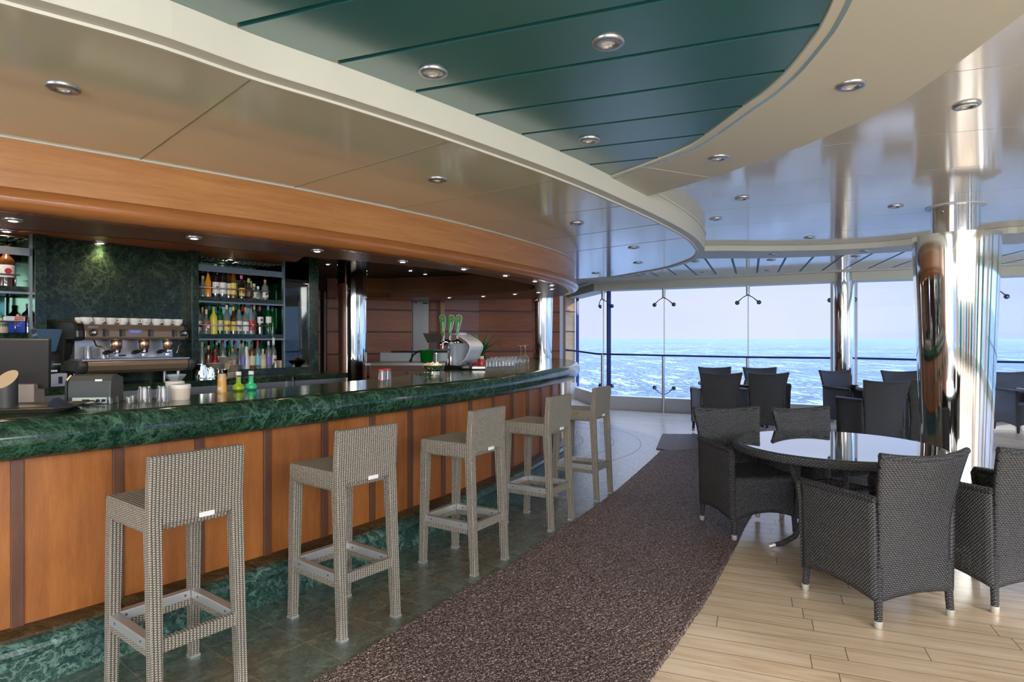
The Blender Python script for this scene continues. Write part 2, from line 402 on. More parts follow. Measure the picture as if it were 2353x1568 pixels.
for k_, v_ in (('Scale', 1), ('Mortar Size', .0022), ('Brick Width', .92), ('Row Height', .132), ('Bias', 0), ('Mortar Smooth', .3)): br.inputs[k_].default_value = v_
br.inputs['Color1'].default_value = (0, 0, 0, 1); br.inputs['Color2'].default_value = (1, 1, 1, 1); br.inputs['Mortar'].default_value = (.5, .5, .5, 1)
ms_ = g.n('ShaderNodeMapping'); g.l(cb.outputs[0], ms_.inputs[0]); ms_.inputs['Scale'].default_value = (1.1, 15, 1)
off_ = g.n('ShaderNodeVectorMath', operation='ADD'); g.l(ms_.outputs[0], off_.inputs[0])
sc_ = g.n('ShaderNodeVectorMath', operation='SCALE'); g.l(br.outputs['Color'], sc_.inputs[0]); sc_.inputs['Scale'].default_value = 9; g.l(sc_.outputs[0], off_.inputs[1])
gr = g.noise(off_.outputs[0], 1.6, 6, .62, .5); fine = g.noise(off_.outputs[0], 9, 3, .6)
c = g.ramp(g.math('ADD', g.math('MULTIPLY', gr, .8), g.math('MULTIPLY', fine, .2)), [(.33, (.50, .35, .21)), (.52, (.68, .53, .37)), (.7, (.78, .66, .49))])
c = g.mix(.22, c, g.ramp(br.outputs['Color'], [(0, (.56, .40, .26)), (1, (.80, .70, .54))]))
c = g.mix(br.outputs['Fac'], c, (.16, .12, .08)); g.color(c)
g.rough(g.math('ADD', g.math('MULTIPLY', fine, .1), .20)); g.bump(g.math('SUBTRACT', 1, br.outputs['Fac']), .0008)
M['planks'] = m
room = [(-7.2, -5.2)]+offs(WL, -.14)[::-1]+[(1.4, 15.6), (-7.2, 15.6)]
bm = NB(); slab(bm, room, -.12, 0); S('floor', bm, M['planks'])

m = mat('slate_tiles', (.05, .08, .07), .26, ior=2.4); g = NG(m)
geo_ = g.n('ShaderNodeNewGeometry'); sb = g.n('ShaderNodeVectorMath', operation='SUBTRACT'); g.l(geo_.outputs['Position'], sb.inputs[0]); sb.inputs[1].default_value = (PC[0], PC[1], 0)
ln = g.n('ShaderNodeVectorMath', operation='LENGTH'); 
fl = g.n('ShaderNodeVectorMath', operation='MULTIPLY'); g.l(sb.outputs[0], fl.inputs[0]); fl.inputs[1].default_value = (1, 1, 0); g.l(fl.outputs[0], ln.inputs[0])
sx = g.n('ShaderNodeSeparateXYZ'); g.l(sb.outputs[0], sx.inputs[0]); th = g.math('ARCTAN2', sx.outputs[1], sx.outputs[0])
rr = g.math('DIVIDE', g.math('SUBTRACT', ln.outputs['Value'], PC[2]+.33), .305); tt = g.math('MULTIPLY', th, PC[2]/.30)
def line(x, wd): return g.math('LESS_THAN', g.math('ABSOLUTE', g.math('SUBTRACT', g.math('FRACT', x), .5)), wd)
grout = g.math('MAXIMUM', line(g.math('ADD', rr, .5), .008), line(tt, .008))
# per tile shift
tid = g.n('ShaderNodeCombineXYZ'); g.l(g.math('FLOOR', g.math('ADD', rr, 0)), tid.inputs[0]); g.l(g.math('FLOOR', g.math('ADD', tt, .5)), tid.inputs[1])
wn = g.n('ShaderNodeTexWhiteNoise'); g.l(tid.outputs[0], wn.inputs[0])
pos = g.n('ShaderNodeVectorMath', operation='ADD'); g.l(geo_.outputs['Position'], pos.inputs[0]); s2 = g.n('ShaderNodeVectorMath', operation='SCALE'); g.l(wn.outputs['Color'], s2.inputs[0]); s2.inputs['Scale'].default_value = 5; g.l(s2.outputs[0], pos.inputs[1])
n1 = g.noise(pos.outputs[0], 4, 8, .65, 2.5); n2 = g.noise(pos.outputs[0], 22, 6, .7, .6)
ve = g.math('SUBTRACT', 1, g.math('MULTIPLY', g.math('ABSOLUTE', g.math('SUBTRACT', n1, .5)), 26), clamp=True)
c = g.ramp(g.math('ADD', g.math('MULTIPLY', n1, .6), g.math('MULTIPLY', n2, .4)), [(.36, (.042, .070, .058)), (.56, (.115, .16, .125)), (.68, (.22, .25, .175))])
c = g.mix(g.math('MULTIPLY', ve, .55), c, (.025, .036, .033)); c = g.mix(g.math('MULTIPLY', wn.outputs['Value'], .25), c, (.10, .12, .10))
c = g.mix(grout, c, (.24, .20, .13)); g.color(c); g.bump(g.math('ADD', n2, g.math('MULTIPLY', grout, -1.5)), .0012, .6)
g.rough(g.math('ADD', g.math('MULTIPLY', n2, .22), .16)); M['slate'] = m
runL = [(-4.3, -2.6), (-2.2, .4)]+[xy(*p, .012) for p in [(714,1568),(916,1444),(1015,1385),(1100,1334),(1167,1300),(1269,1227),(1404,1135),(1500,1052),(1516,1036)]]
runR = [(-2.6, -3.6), (-.9, .3)]+[xy(*p, .012) for p in [(1500,1553),(1544,1496),(1591,1425.5),(1630,1365.6),(1692.6,1251),(1721,1192.5)]]+[(2.85, 6.7), (3.75, 9.15)]
mid = [(-3.5, -3.2), (-1.6, .3), (-.2, 2.66), (.55, 3.9), (1.2, 5.2), (1.75, 6.6), (2.02, 7.8), xy(1516, 1010.5, 0), xy(1467, 993, 0), xy(1433, 985, 0), xy(1385, 971, 0), (1.25, 11.55), (.5, 12.2), (-3, 12.4), (-12, 12.4), (-12, -3.2)]
bm = NB(); slab(bm, [tuple(p)[:2] for p in spline(mid[:-2], 5)]+mid[-2:], .0, .003); S('floor_slate', bm, M['slate'])
# thin inlaid border curves round the end of the bar
bm = NB()
for rad in (1.62, 2.05, 2.42):
    pts = [(-.60+rad*math.cos(t), 9.05+rad*math.sin(t)) for t in np.linspace(-1.25, 1.3, 40)]
    sweep(bm, pts, [(-.004, .0028), (.004, .0028), (.004, .0036), (-.004, .0036)])
S('floor_inlay', bm, mat('inlay', (.03, .04, .04), .4))

# ---------------------------------------------------------------- ceilings
def strips(bm, region, ss, gap, z, th, mi=0):    # boards running along T, clipped to a region
    for a, b in zip(ss, ss[1:]):
        p = clip([tuple(q)[:2] for q in region], LX, a+gap/2); 
        if len(p) > 2: p = clip(p, (-LX[0], -LX[1]), -(b-gap/2))
        if len(p) > 2: slab(bm, p, z, z+th, mi)
def sval(px, py, z): p = at(px, py, z); return p.x*LX[0]+p.y*LX[1]
sm = [sval(2167,169,Z2), sval(1841,340,Z2), sval(1529,441,Z2), sval(1587,487,Z2), sval(1612,521,Z2)]
stp = (sm[2]-sm[0])/2; ss = [sm[0]+stp*k for k in range(-16, 0)]+sm
while ss[-1] < 20: ss.append(ss[-1]+(sm[4]-sm[3]))
bm = NB(); strips(bm, room, ss, .007, Z2, .02); slab(bm, room, Z2+.02, Z2+.10, 1); S('ceiling', bm, [M['ceil'], M['seam']])

B0p = [(14,0),(341,92),(582,175),(800,241),(1044,321),(1292,411),(1437,473),(1524,514),(1579,546),(1601,570),(1602.5,579),(1597,589),(1581,598.5),(1530,615),(1454,629),(1403,637),(1324,643.5)]
B0 = [xy(x, y, Z1) for x, y in B0p]; bc = circ(B0[:6]); B0 = ext_arc(spline(B0, 8), bc, -7.5); B0 = B0+[(-3.5, 11.6)]
B0 = resample(B0, .09)
FCp = [(0,311),(321,367),(500,399),(673,431),(800,457),(911,480),(1071,517),(1211,555),(1279,577),(1306,590),(1318.5,602)]
FC = [xy(x, y, Z1) for x, y in FCp]; fc = circ(FC[:8]); FC = FC+[(.86, 8.8), (.74, 9.5), (.35, 10.1), (-.4, 10.4), (-1.6, 10.5), (-3.0, 10.4)]
FC = resample(ext_arc(spline(FC, 8), fc, -7.0), .08)
bm = NB()
slab(bm, [B0[0]]+B0[1:]+[(-12, 11.6), (-12, B0[0][1])], Z1, Z1+.03)
for (x0, y0, x1, y1) in [(321,367,585,176),(677,430,1044,321),(911,480,1292,411),(1071,517,1437,473),(1213,556,1524,514),(1290,582,1579,546)]:
    a, b = at(x0, y0, Z1), at(x1, y1, Z1); d = (b-a).normalized(); nn = Vector((-d.y, d.x, 0))*.004
    hexa(bm, [a-nn+Vector((0,0,-.0015)), b-nn+Vector((0,0,-.0015)), b+nn+Vector((0,0,-.0015)), a+nn+Vector((0,0,-.0015))], [a-nn, b-nn, b+nn, a+nn], 1)
S('ceiling_bar', bm, [M['bar_ceil'], M['seam']])
bm = NB(); sweep(bm, B0, [(-.022, Z1), (-.018, Z1-.012), (0, Z1-.014), (.004, Z1-.004), (.075, Z1-.004), (.078, Z1), (.078, Z2), (.05, Z2), (.05, Z1+.03), (-.022, Z1+.03)], smooth=False)
sweep(bm, B0, [(.078, Z2-.016), (.093, Z2-.014), (.096, Z2), (.078, Z2)], smooth=False)
S('trim_band', bm, M['cream'])

# green slatted field and crescent
CIp = [(1393,411),(1472,383),(1569,345),(1620,315),(1703,254),(1754,217.5),(1808,167),(1866,94),(1888,60),(1912,0)]
CI = [xy(x, y, ZG) for x, y in CIp]; cc = circ(CI[3:])
a0 = math.atan2(CI[-1][1]-cc[1], CI[-1][0]-cc[0])
CIx = CI[:-1]+[(cc[0]+cc[2]*math.cos(a0-k*.12), cc[1]+cc[2]*math.sin(a0-k*.12)) for k in range(0, 16)]
CI = spline(CIx, 5)
COp = [(1477,453),(1500,448),(1634,409),(1826,343),(1928,300),(2044,250),(2167,169),(2261,100),(2353,31)]
CO = [xy(x, y, ZG) for x, y in COp]; co = circ(CO); a0 = math.atan2(CO[-1][1]-co[1], CO[-1][0]-co[0])
CO = spline(CO+[(co[0]+co[2]*math.cos(a0-k*.06), co[1]+co[2]*math.sin(a0-k*.06)) for k in range(1, 22)], 4)
TE = [xy(*p, ZG+.02) for p in [(280,0),(521,73),(747,155),(935,220),(1076,272),(1187,316),(1272,353),(1391,409)]]
tc = circ(TE); TE = ext_arc(spline(TE, 5), tc, -7)
FACE = offs(B0, .079)                          # outer face of the drop band
def face_to(p):                                # nearest point on the band face
    return min(FACE, key=lambda q: (q[0]-p[0])**2+(q[1]-p[1])**2)
CIo = offs(CI[::-1], .075)[::-1]
loop = TE+CIo[2:]
bm = NB(); gs = [sval(*p, ZG) for p in [(518,72),(749,155),(935,219),(1076,272),(1187,315),(1272,353),(1343,384)]]
st = (gs[4]-gs[0])/4; gs = [gs[0]-st*k for k in range(12, 0, -1)]+gs+[gs[-1]+st, gs[-1]+2*st]
strips(bm, loop, gs, .028, ZG+.012, .018); slab(bm, loop, ZG+.035, ZG+.05, 1)
S('ceiling_green', bm, [M['green_panel'], M['green_edge']])
bm = NB(); CIr = CI[::-1]
sweep(bm, CI, [(-.078, ZG+.002), (-.040, ZG-.002), (-.040, ZG+.05), (-.078, ZG+.05)], mi=0, smooth=False)
sweep(bm, CI, [(-.040, ZG+.012), (-.001, ZG+.012), (-.001, ZG+.05), (-.040, ZG+.05)], mi=1, smooth=False)
sweep(bm, offs(TE, 0), [(-.02, ZG+.004), (.012, ZG+.004), (.012, ZG+.05), (-.02, ZG+.05)], mi=2, smooth=False)
S('trim_green', bm, [mat('pale_blue_trim', (.25, .38, .42), .25, .3), M['rim'], M['green_edge']])
bm = NB(); slab(bm, CI+CO[::-1], ZG, Z2-.001)
a, b = at(1472, 383, ZG), at(1634, 409, ZG); d = (b-a).normalized(); nn = Vector((-d.y, d.x, 0))*.006
hexa(bm, [a-nn-Vector((0,0,.001)), b-nn-Vector((0,0,.001)), b+nn-Vector((0,0,.001)), a+nn-Vector((0,0,.001))], [a-nn, b-nn, b+nn, a+nn], 1)
S('ceiling_crescent', bm, [M['beige'], M['cream']])

# ring and outer ceiling by the windows
ring = [(.2, 8.3)]+[xy(x, y, ZW-.03) for x, y in [(1620,577),(1750,577),(1890,575),(2000,570),(2092,562),(2299,538.5),(2353,534)]]+[(5.75, 5.9), (6.0, 4.8), (5.9, 3.4), (5.4, 1.8), (4.4, .2), (3.0, -1.2), (.8, -2.4), (-2, -3), (-6, -3.2)]
ring = spline(ring, 6)
rin = [(.2, 9.3)]+[xy(x, y, ZW) for x, y in [(1615,590),(1750,589),(1890,584.5),(1940,581),(2092,572.5),(2299,557),(2353,553)]]+[(6.15, 6.2), (6.6, 4.9), (6.5, 3.3), (5.9, 1.5), (4.8, -.3), (3.2, -1.8), (.9, -3.0), (-2, -3.6), (-6, -3.8)]
rin = spline(rin, 6)
bm = NB(); slab(bm, ring+rin[::-1], ZW-.03, Z2-.002); S('trim_ring', bm, M['cream'])
bm = NB(); outer = [(.2, 15.9)]+offs(WL, -.12)+[(-6, -5.2)]
slab(bm, rin+outer[::-1], ZW, Z2-.003)
def P3(x, y): return (1280+x/3.46, 560+y/3.46)
sms = [(*P3(495,258), *P3(520,268)), (*P3(620,245), *P3(660,262)), (*P3(740,225), *P3(805,260)), (*P3(878,200), *P3(950,252)), (*P3(1015,165), *P3(1108,248)), (*P3(1175,118), *P3(1265,243)), (*P3(1388,110), *P3(1425,238)), (*P3(1605,105), *P3(1590,232)), (*P3(1825,100), *P3(1757,226)), (*P3(2045,97), *P3(1932,220)), (*P3(2285,85), *P3(2108,215)),
       (2009.5,580,1943,617), (2085,575.5,1996,617), (2092,600,2051,615), (2353,576,2299,589), (2353,596,2299,607)]
for x0, y0, x1, y1 in sms:
    a, b = at(x0, y0, ZW), at(x1, y1, ZW); d = (b-a).normalized(); nn = Vector((-d.y, d.x, 0))*.016; q = Vector((0, 0, .0015))
    hexa(bm, [a-nn-q, b-nn-q, b+nn-q, a+nn-q], [a-nn, b-nn, b+nn, a+nn], 1)
S('ceiling_outer', bm, [M['ceil'], M['dark_seam']])
bm = NB(); so = WL[:]
sweep(bm, so, [(-.16, 2.43), (-.16, ZW+.01), (.25, ZW+.01), (.25, 2.43)], smooth=False)   # negative is outwards on this path
sweep(bm, so, [(.25, ZW-.02), (.40, ZW-.02), (.40, ZW), (.25, ZW)], smooth=False)
S('trim_soffit', bm, M['cream'])

# ---------------------------------------------------------------- windows
def post(bm, p, r, z0, z1, n=12): lathe(bm, [(r, z0), (r, z1)], (p[0], p[1], 0), n)
wn_i = 0
def spider(parent, p, d1, d2, z, up, both=3):
    """glazing bracket: thin arms with round clamps; d1/d2 unit directions along the facade"""
    for k, d in ((1, d1), (2, d2)):
        if not both & k: continue
        bm = NB(); o = Vector((p[0], p[1], z)); nrm = Vector((d[1], -d[0], 0)); nrm = nrm if nrm.y < 0 else -nrm
        e_ = o+Vector((d[0], d[1], 0))*.19+Vector((0, 0, .14*(-1 if up else 1)))
        mid_ = o+Vector((d[0], d[1], 0))*.09+Vector((0, 0, .05*(-1 if up else 1)))
        tube(bm, [o+nrm*.05, mid_+nrm*.05, e_+nrm*.04], [.010, .007, .012], 8)
        Mx = Vector(nrm).to_track_quat('Z', 'Y').to_matrix()
        lathe(bm, [(.0, -.01), (.038, -.01), (.042, 0), (.036, .02), (.016, .03), (0, .03)], e_, 14, 0, Mx)
        mk('bracket', bm, mat_br, parent)
mat_br = mat('bracket_metal', (.10, .12, .16), .3, .8)
for i, (p, q) in enumerate(zip(WL, WL[1:])):
    wn_i += 1
    P_, Q_ = Vector(p), Vector(q); d = (Q_-P_).normalized(); nr = Vector((d.y, -d.x))    # right normal: inwards
    root = tag(thing(f'window_{wn_i}', None, None, (0, 0, 0)), kind='structure')
    # low wall under the glass
    bm = NB(); a = P_+nr*.06; b = Q_+nr*.06; a2 = P_-nr*.04; b2 = Q_-nr*.04
    hexa(bm, [(*a, 0), (*b, 0), (*b2, 0), (*a2, 0)], [(*a, .275), (*b, .275), (*b2, .29), (*a2, .29)])
    mk('window_sill', bm, M['sill'], root)
    bm = NB(); a = P_-nr*.006; b = Q_-nr*.006; a2 = P_+nr*.006; b2 = Q_+nr*.006
    hexa(bm, [(*a2, .28), (*b2, .28), (*b, .28), (*a, .28)], [(*a2, 2.44), (*b2, 2.44), (*b, 2.44), (*a, 2.44)])
    mk('glass_pane', bm, M['pane'], root)
    if i == 4: continue
    if i > 0:
        bm = NB(); c0 = P_+nr*.10
        post(bm, c0, .030, 0, 1.13); post(bm, P_+nr*.03, .010, 1.1, 2.27); post(bm, c0-nr*.03, .034, 2.25, 2.43)
        mk('window_post', bm, M['alu'], root)
        pd = (Vector(WL[i])-Vector(WL[i-1])).normalized()
        spider(root, P_+nr*.05, (-pd.x, -pd.y), (d.x, d.y), 2.26, True)
        spider(root, P_+nr*.05, (-pd.x, -pd.y), (d.x, d.y), .34, False)
# navy upright joining two glass panes beside the first post
bm = NB(); box(bm, (*(Vector(WL[1])+Vector((.10, .02))), 1.36), (.07, .07, 2.2), .2); mk('window_frame', bm, M['navy'], bpy.data.objects['window_2'])
bm = NB(); box(bm, (*(Vector(WL[0])+Vector((.04, -.12))), 1.36), (.06, .06, 2.2), .2); mk('window_frame', bm, M['navy'], bpy.data.objects['window_1'])
for k, (x, w_) in enumerate(((1912.5, 6), (1966, 6))):
    bm = NB(); p = atD(x, 790, 10.78); box(bm, (p.x, p.y, 1.36), (.055, .06, 2.2), -.35); mk('window_frame', bm, M['white_trim'], bpy.data.objects[f'window_{4+k}'], bevel=.015)
p = Vector((5.70, 10.62)); 
for nm, (pa, pb) in (('window_4', (Vector(WL[3]), Vector(WL[4]))), ('window_5', (Vector(WL[4]), Vector(WL[5])))):
    d = (pb-pa).normalized(); spider(bpy.data.objects[nm], (5.70, 10.78), (-d.x, -d.y), (d.x, d.y), 2.26, True, 1 if nm == 'window_4' else 2)
    spider(bpy.data.objects[nm], (5.70, 10.78), (-d.x, -d.y), (d.x, d.y), .34, False, 1 if nm == 'window_4' else 2)
# handrail
rail = [atD(1293, 803, 14.6)]+[Vector((*(Vector(WL[i])+Vector(((Vector(WL[i])-Vector(WL[i-1])).normalized().y, -(Vector(WL[i])-Vector(WL[i-1])).normalized().x))*.14), 1.145-.012*i)) for i in range(1, 10)]
ra = rail[:4]+[atD(1908, 823, 10.66)]; rb_ = [atD(1970, 823.5, 10.62)]+rail[5:]
bm = NB(); tube(bm, ra, .028, 10, flat=.7); tag(mk('handrail', bm, M['navy']), 'dark navy handrail running left from the slim window column to the wood wall', 'handrail', 'handrails across the windows')
bm = NB(); tube(bm, rb_, .028, 10, flat=.7); tag(mk('handrail', bm, M['navy']), 'dark navy handrail running right from the slim window column behind the big column', 'handrail', 'handrails across the windows')

# ---------------------------------------------------------------- columns
def column(px, d, r0, r1, zc, label, zb=0, zt=Z2, collar=True, rb=None):
    p = atD(px, 784, d); t = thing('steel_column', label, 'column', (p.x, p.y, 0), kind='thing')
    bm = NB(); lathe(bm, [(r1, zb), (r0, zc), (r0-.012, zc), (r0-.012, zc-.02)] if rb is None else [(rb, zb), (r0, zc)], (0, 0, 0), 72); mk('cladding', bm, M['chrome'], t)
    if zt > zc+.01:
        bm = NB(); rn = collar if collar is not True else r0*.57; lathe(bm, [(rn, zc-.05), (rn, zt)], (0, 0, 0), 64); mk('shaft', bm, M['chrome'], t)
        bm = NB(); lathe(bm, [(rn, zt-.006), (rn+.045, zt-.006), (rn+.045, zt-.001), (rn, zt-.001)], (0, 0, 0), 48, cap=False); mk('collar', bm, M['white_trim'], t)
    return t
column(2195.5, 5.63, .336, .250, 2.375, 'tall tapered mirror-polished steel column beside the round glass table', collar=.188)
column(1938.5, 10.68, .17, .165, 2.43, 'slim polished steel column standing against the sea windows', collar=.135, zt=ZW)
column(810, 7.6, .178, .178, 2.40, 'polished steel column behind the bar beside the green marble shelving pier', rb=.165, zt=2.40)
column(1246, 10.0, .172, .16, 2.094, 'polished steel column rising through the rounded far end of the counter', rb=.15, zt=2.094, zb=1.125)
# ---------------------------------------------------------------- sea
m = mat('sea_water', (.03, .16, .20), .5, spec=.15); g = NG(m)
v = g.coord(scale=(.35, 1, 1)); n1 = g.noise(v, .06, 8, .62, .4); n2 = g.noise(g.coord(scale=(1.5, .4, 1)), .5, 9, .78); n3 = g.noise(g.coord(scale=(.25, .6, 1)), .012, 8, .75)
g.color(g.mix(g.ramp(n1, [(.35, (0, 0, 0)), (.7, (1, 1, 1))]), (.075, .120, .125), (.155, .20, .205)))
g.bump(g.math('ADD', g.math('MULTIPLY', n1, 3), n2), 1.2, 1)
em = g.n('ShaderNodeBsdfDiffuse'); em.inputs[0].default_value = (.44, .46, .48, 1); mm = g.n('ShaderNodeMixShader'); n4 = g.noise(g.coord(scale=(1.2, .25, 1)), .07, 9, .8); f = g.math('MULTIPLY', g.math('MAXIMUM', g.ramp(n2, [(.525, (0, 0, 0)), (.585, (1, 1, 1))]), g.ramp(n4, [(.53, (0, 0, 0)), (.58, (1, 1, 1))])), g.ramp(n3, [(.40, (.25, .25, .25)), (.6, (1, 1, 1))]))  # white speckle painted in for sun glitter, patterned like whitecaps
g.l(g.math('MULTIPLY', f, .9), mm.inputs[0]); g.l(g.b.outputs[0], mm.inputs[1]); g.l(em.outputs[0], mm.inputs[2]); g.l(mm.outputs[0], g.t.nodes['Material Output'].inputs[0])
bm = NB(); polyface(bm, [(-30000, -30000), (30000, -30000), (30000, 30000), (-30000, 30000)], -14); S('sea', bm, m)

# teal and white uprights of the aft glazing, seen only as reflections in the polished columns
M['teal'] = mat('teal_paint', (.03, .22, .17), .3); M['white_paint'] = mat('white_paint', (.62, .62, .58), .4)
for i, (x, y, w_, m_) in enumerate(((8.9, -5.0, 1.0, 'teal'), (7.3, -5.7, 1.2, 'white_paint'), (5.7, -6.3, .9, 'teal'), (4.0, -6.6, 1.0, 'wood_tan'), (2.6, -6.8, .9, 'teal'), (.9, -6.85, 1.2, 'white_paint'), (-.9, -6.7, 1.0, 'teal'), (-2.9, -6.2, 1.4, 'white_paint'), (10.6, -2.9, 1.1, 'teal'), (11.5, .2, 1.2, 'white_paint'), (11.7, 2.3, .9, 'teal'), (11.0, 6.2, .6, 'teal'))):
    bm = NB(); box(bm, (x, y, 1.3), (w_, .14, 2.58), math.atan2(y-1, x-2)+math.pi/2); S(f'wall_aft_upright', bm, M[m_])
# ---------------------------------------------------------------- bar counter
bar = thing('bar_counter', 'long curved bar counter with green marble top and mahogany front panels', 'bar counter', (0, 0, 0), kind='thing')
TOPZ = 1.125
bm = NB()
prof = [(-.09, TOPZ), (-.055, TOPZ-.003), (-.027, TOPZ-.016), (-.008, TOPZ-.043), (0, TOPZ-.083), (-.007, TOPZ-.122), (-.026, TOPZ-.150), (-.055, TOPZ-.168), (-.09, TOPZ-.173), (-.25, TOPZ-.173), (-.25, TOPZ-.04)]
sweep(bm, BO, prof, closed=False, caps=False)
edge = offs(BO, -.09)
polyface(bm, edge+IN[::-1], TOPZ); polyface(bm, offs(BO, -.25)+IN[::-1], TOPZ-.04, 0, True)
sweep(bm, IN, [(0, TOPZ), (0, TOPZ-.04)], closed=False, caps=False)
mk('countertop', bm, M['marble'], bar, recalc=True)
mp = [39, 270, 457, 613, 744, 854, 941, 1017, 1079, 1132, 1175, 1211, 1242, 1267, 1285]
sm_ = [ray_hit(BP, x) for x in mp]; d0 = sm_[1]-sm_[0]
i0 = sm_[0]
back = []
def back_step(s, dist):
    p = pt(BP, s)
    while s > .1 and (pt(BP, s)-p).length < dist: s -= .05
    return s
for k in range(3): back.append(back_step((back[-1] if back else i0), .50))
sm_ = back[::-1]+sm_
end = len(BP)-1.01
s_all = [0]+sm_+[end]
for a, b in zip(s_all, s_all[1:]):
    if b-a < .05: continue
    bm = NB(); sweep(bm, sub(BP, a, b), [(0, .235), (0, .97), (-.02, .97), (-.02, .235)], smooth=False); mk('front_panel', bm, M['wood'], bar)
for s in sm_:
    p, q = pt(BP, s-.02), pt(BP, s+.02); d = (q-p).normalized(); nn = Vector((d.y, -d.x)); c = pt(BP, s)
    bm = NB(); box(bm, (*(c+nn*.004), .602), (.046, .022, .733), math.atan2(d.y, d.x)); mk('mullion', bm, M['wood_dark'], bar, bevel=.003)
s = ray_hit(BP, 1291.5); c = pt(BP, s); bm = NB(); box(bm, (*c, .60), (.02, .05, .73), 1.5); mk('end_strip', bm, M['alu'], bar)
bm = NB(); sweep(bm, BP, [(-.02, .95), (-.30, .95), (-.30, .02), (-.02, .02)], smooth=False); mk('carcass', bm, M['wood_dark'], bar)
bm = NB(); sweep(bm, BP, [(-.03, .238), (.055, .238), (.085, .222), (.085, .19), (-.03, .19)], smooth=True); mk('ledge', bm, M['marble_brown'], bar)
bm = NB(); sweep(bm, BP, [(.08, .212), (.105, .204), (.124, .186), (.130, .166), (.124, .150), (.108, .140), (.095, .137), (.095, .0), (.0, .0), (.0, .2)], smooth=False)
mk('plinth', bm, M['marble_plinth'], bar)

# ---------------------------------------------------------------- canopy over the bar
can = thing('bar_canopy', 'curved wooden canopy with rounded edge hanging over the bar', 'canopy', (0, 0, 0), kind='thing')
bm = NB(); sweep(bm, FC, [(0, 2.20), (0, Z1-.001), (-.03, Z1-.001), (-.03, 2.20)], smooth=True); mk('fascia', bm, M['wood_h'], can)
bm = NB(); sweep(bm, FC, [(0, Z1-.010), (.010, Z1-.008), (.010, Z1), (0, Z1)], smooth=False); mk('moulding', bm, M['cream'], can)
ZS = 2.095
bm = NB(); cc_ = [(-.02+.075*math.cos(t), 2.152+.060*math.sin(t)) for t in np.linspace(math.pi/2, -math.pi/2, 11)]
sweep(bm, FC, cc_+[(-.08, ZS-.003), (-.08, 2.21)], smooth=True); mk('bullnose', bm, M['wood_nose'], can)
OPp = [(720,592.5),(843,603),(1041,624),(1151,641.8),(1218,655),(1223.5,661.6),(1203,668),(1130,675),(1032,681),(897,684)]
OP = [xy(x, y, ZS) for x, y in OPp]; OPs = spline(OP, 6)
FI = offs(FC, -.05)
near0 = xy(140, 536, ZS)
inner_line = [tuple(Vector(near0)+(Vector(near0)-Vector(xy(365, 554, ZS)))*k) for k in (6, 3)]+[near0, xy(365, 554, ZS), xy(460, 565.5, ZS)]
# soffit: outer line is the canopy edge, inner line the step and the opening
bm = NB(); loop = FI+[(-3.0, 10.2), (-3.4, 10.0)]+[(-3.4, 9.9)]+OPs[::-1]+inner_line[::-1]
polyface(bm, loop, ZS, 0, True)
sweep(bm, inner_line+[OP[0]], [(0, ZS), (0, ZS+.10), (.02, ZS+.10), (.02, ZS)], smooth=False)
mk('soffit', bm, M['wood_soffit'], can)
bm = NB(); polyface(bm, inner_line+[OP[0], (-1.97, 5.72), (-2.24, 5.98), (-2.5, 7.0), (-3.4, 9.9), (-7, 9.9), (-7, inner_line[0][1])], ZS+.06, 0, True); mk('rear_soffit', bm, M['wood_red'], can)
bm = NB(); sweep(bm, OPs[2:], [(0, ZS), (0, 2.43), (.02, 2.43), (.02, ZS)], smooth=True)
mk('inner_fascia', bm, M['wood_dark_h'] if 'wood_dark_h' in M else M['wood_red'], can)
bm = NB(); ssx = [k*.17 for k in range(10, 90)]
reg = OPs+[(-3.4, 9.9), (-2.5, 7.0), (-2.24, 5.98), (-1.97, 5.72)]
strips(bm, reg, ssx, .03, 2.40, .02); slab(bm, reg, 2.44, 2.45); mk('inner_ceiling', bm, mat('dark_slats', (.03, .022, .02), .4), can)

# ---------------------------------------------------------------- back bar wall
AO = Vector((-3.17, 4.2, 0)); U = Vector((.611, .791, 0)); NW = Vector((.791, -.611, 0)); ANG = math.atan2(.791, .611)
def bw(u, w, z): p = AO+U*u-NW*w; return Vector((p.x, p.y, z))
def bbox(bm, u0, u1, w0, w1, z0, z1, mi=0):
    b = [bw(u0, w0, z0), bw(u1, w0, z0), bw(u1, w1, z0), bw(u0, w1, z0)]; t = [v+Vector((0, 0, z1-z0)) for v in b]; hexa(bm, b, t, mi)
def upx(px, off):      # u where the column of pixels px meets the line at distance off in front of the piers
    o = AO+NW*off; k = (px-CX)/FPX; return (o.x-k*o.y)/(k*U.y-U.x)
TOPW = ZS+.058
bbs = thing('back_bar', 'dark green marble back bar with piers, bottle niches and stone counter', 'back bar', (0, 0, 0), kind='thing')
bm = NB(); bbox(bm, .036, 1.0, .10, .16, 0, TOPW); mk('marble_panel', bm, M['marble_dk'], bbs)
for a, b, top_ in ((-.032, .036, TOPW), (1.0, 1.055, TOPW), (2.08, 2.185, 2.40)):
    bm = NB(); bbox(bm, a, b, 0, .30, 0, top_); mk('pier', bm, M['marble_dk'], bbs, bevel=.002)
mir = mat('tinted_mirror', (.085, .16, .12), .04, 1)
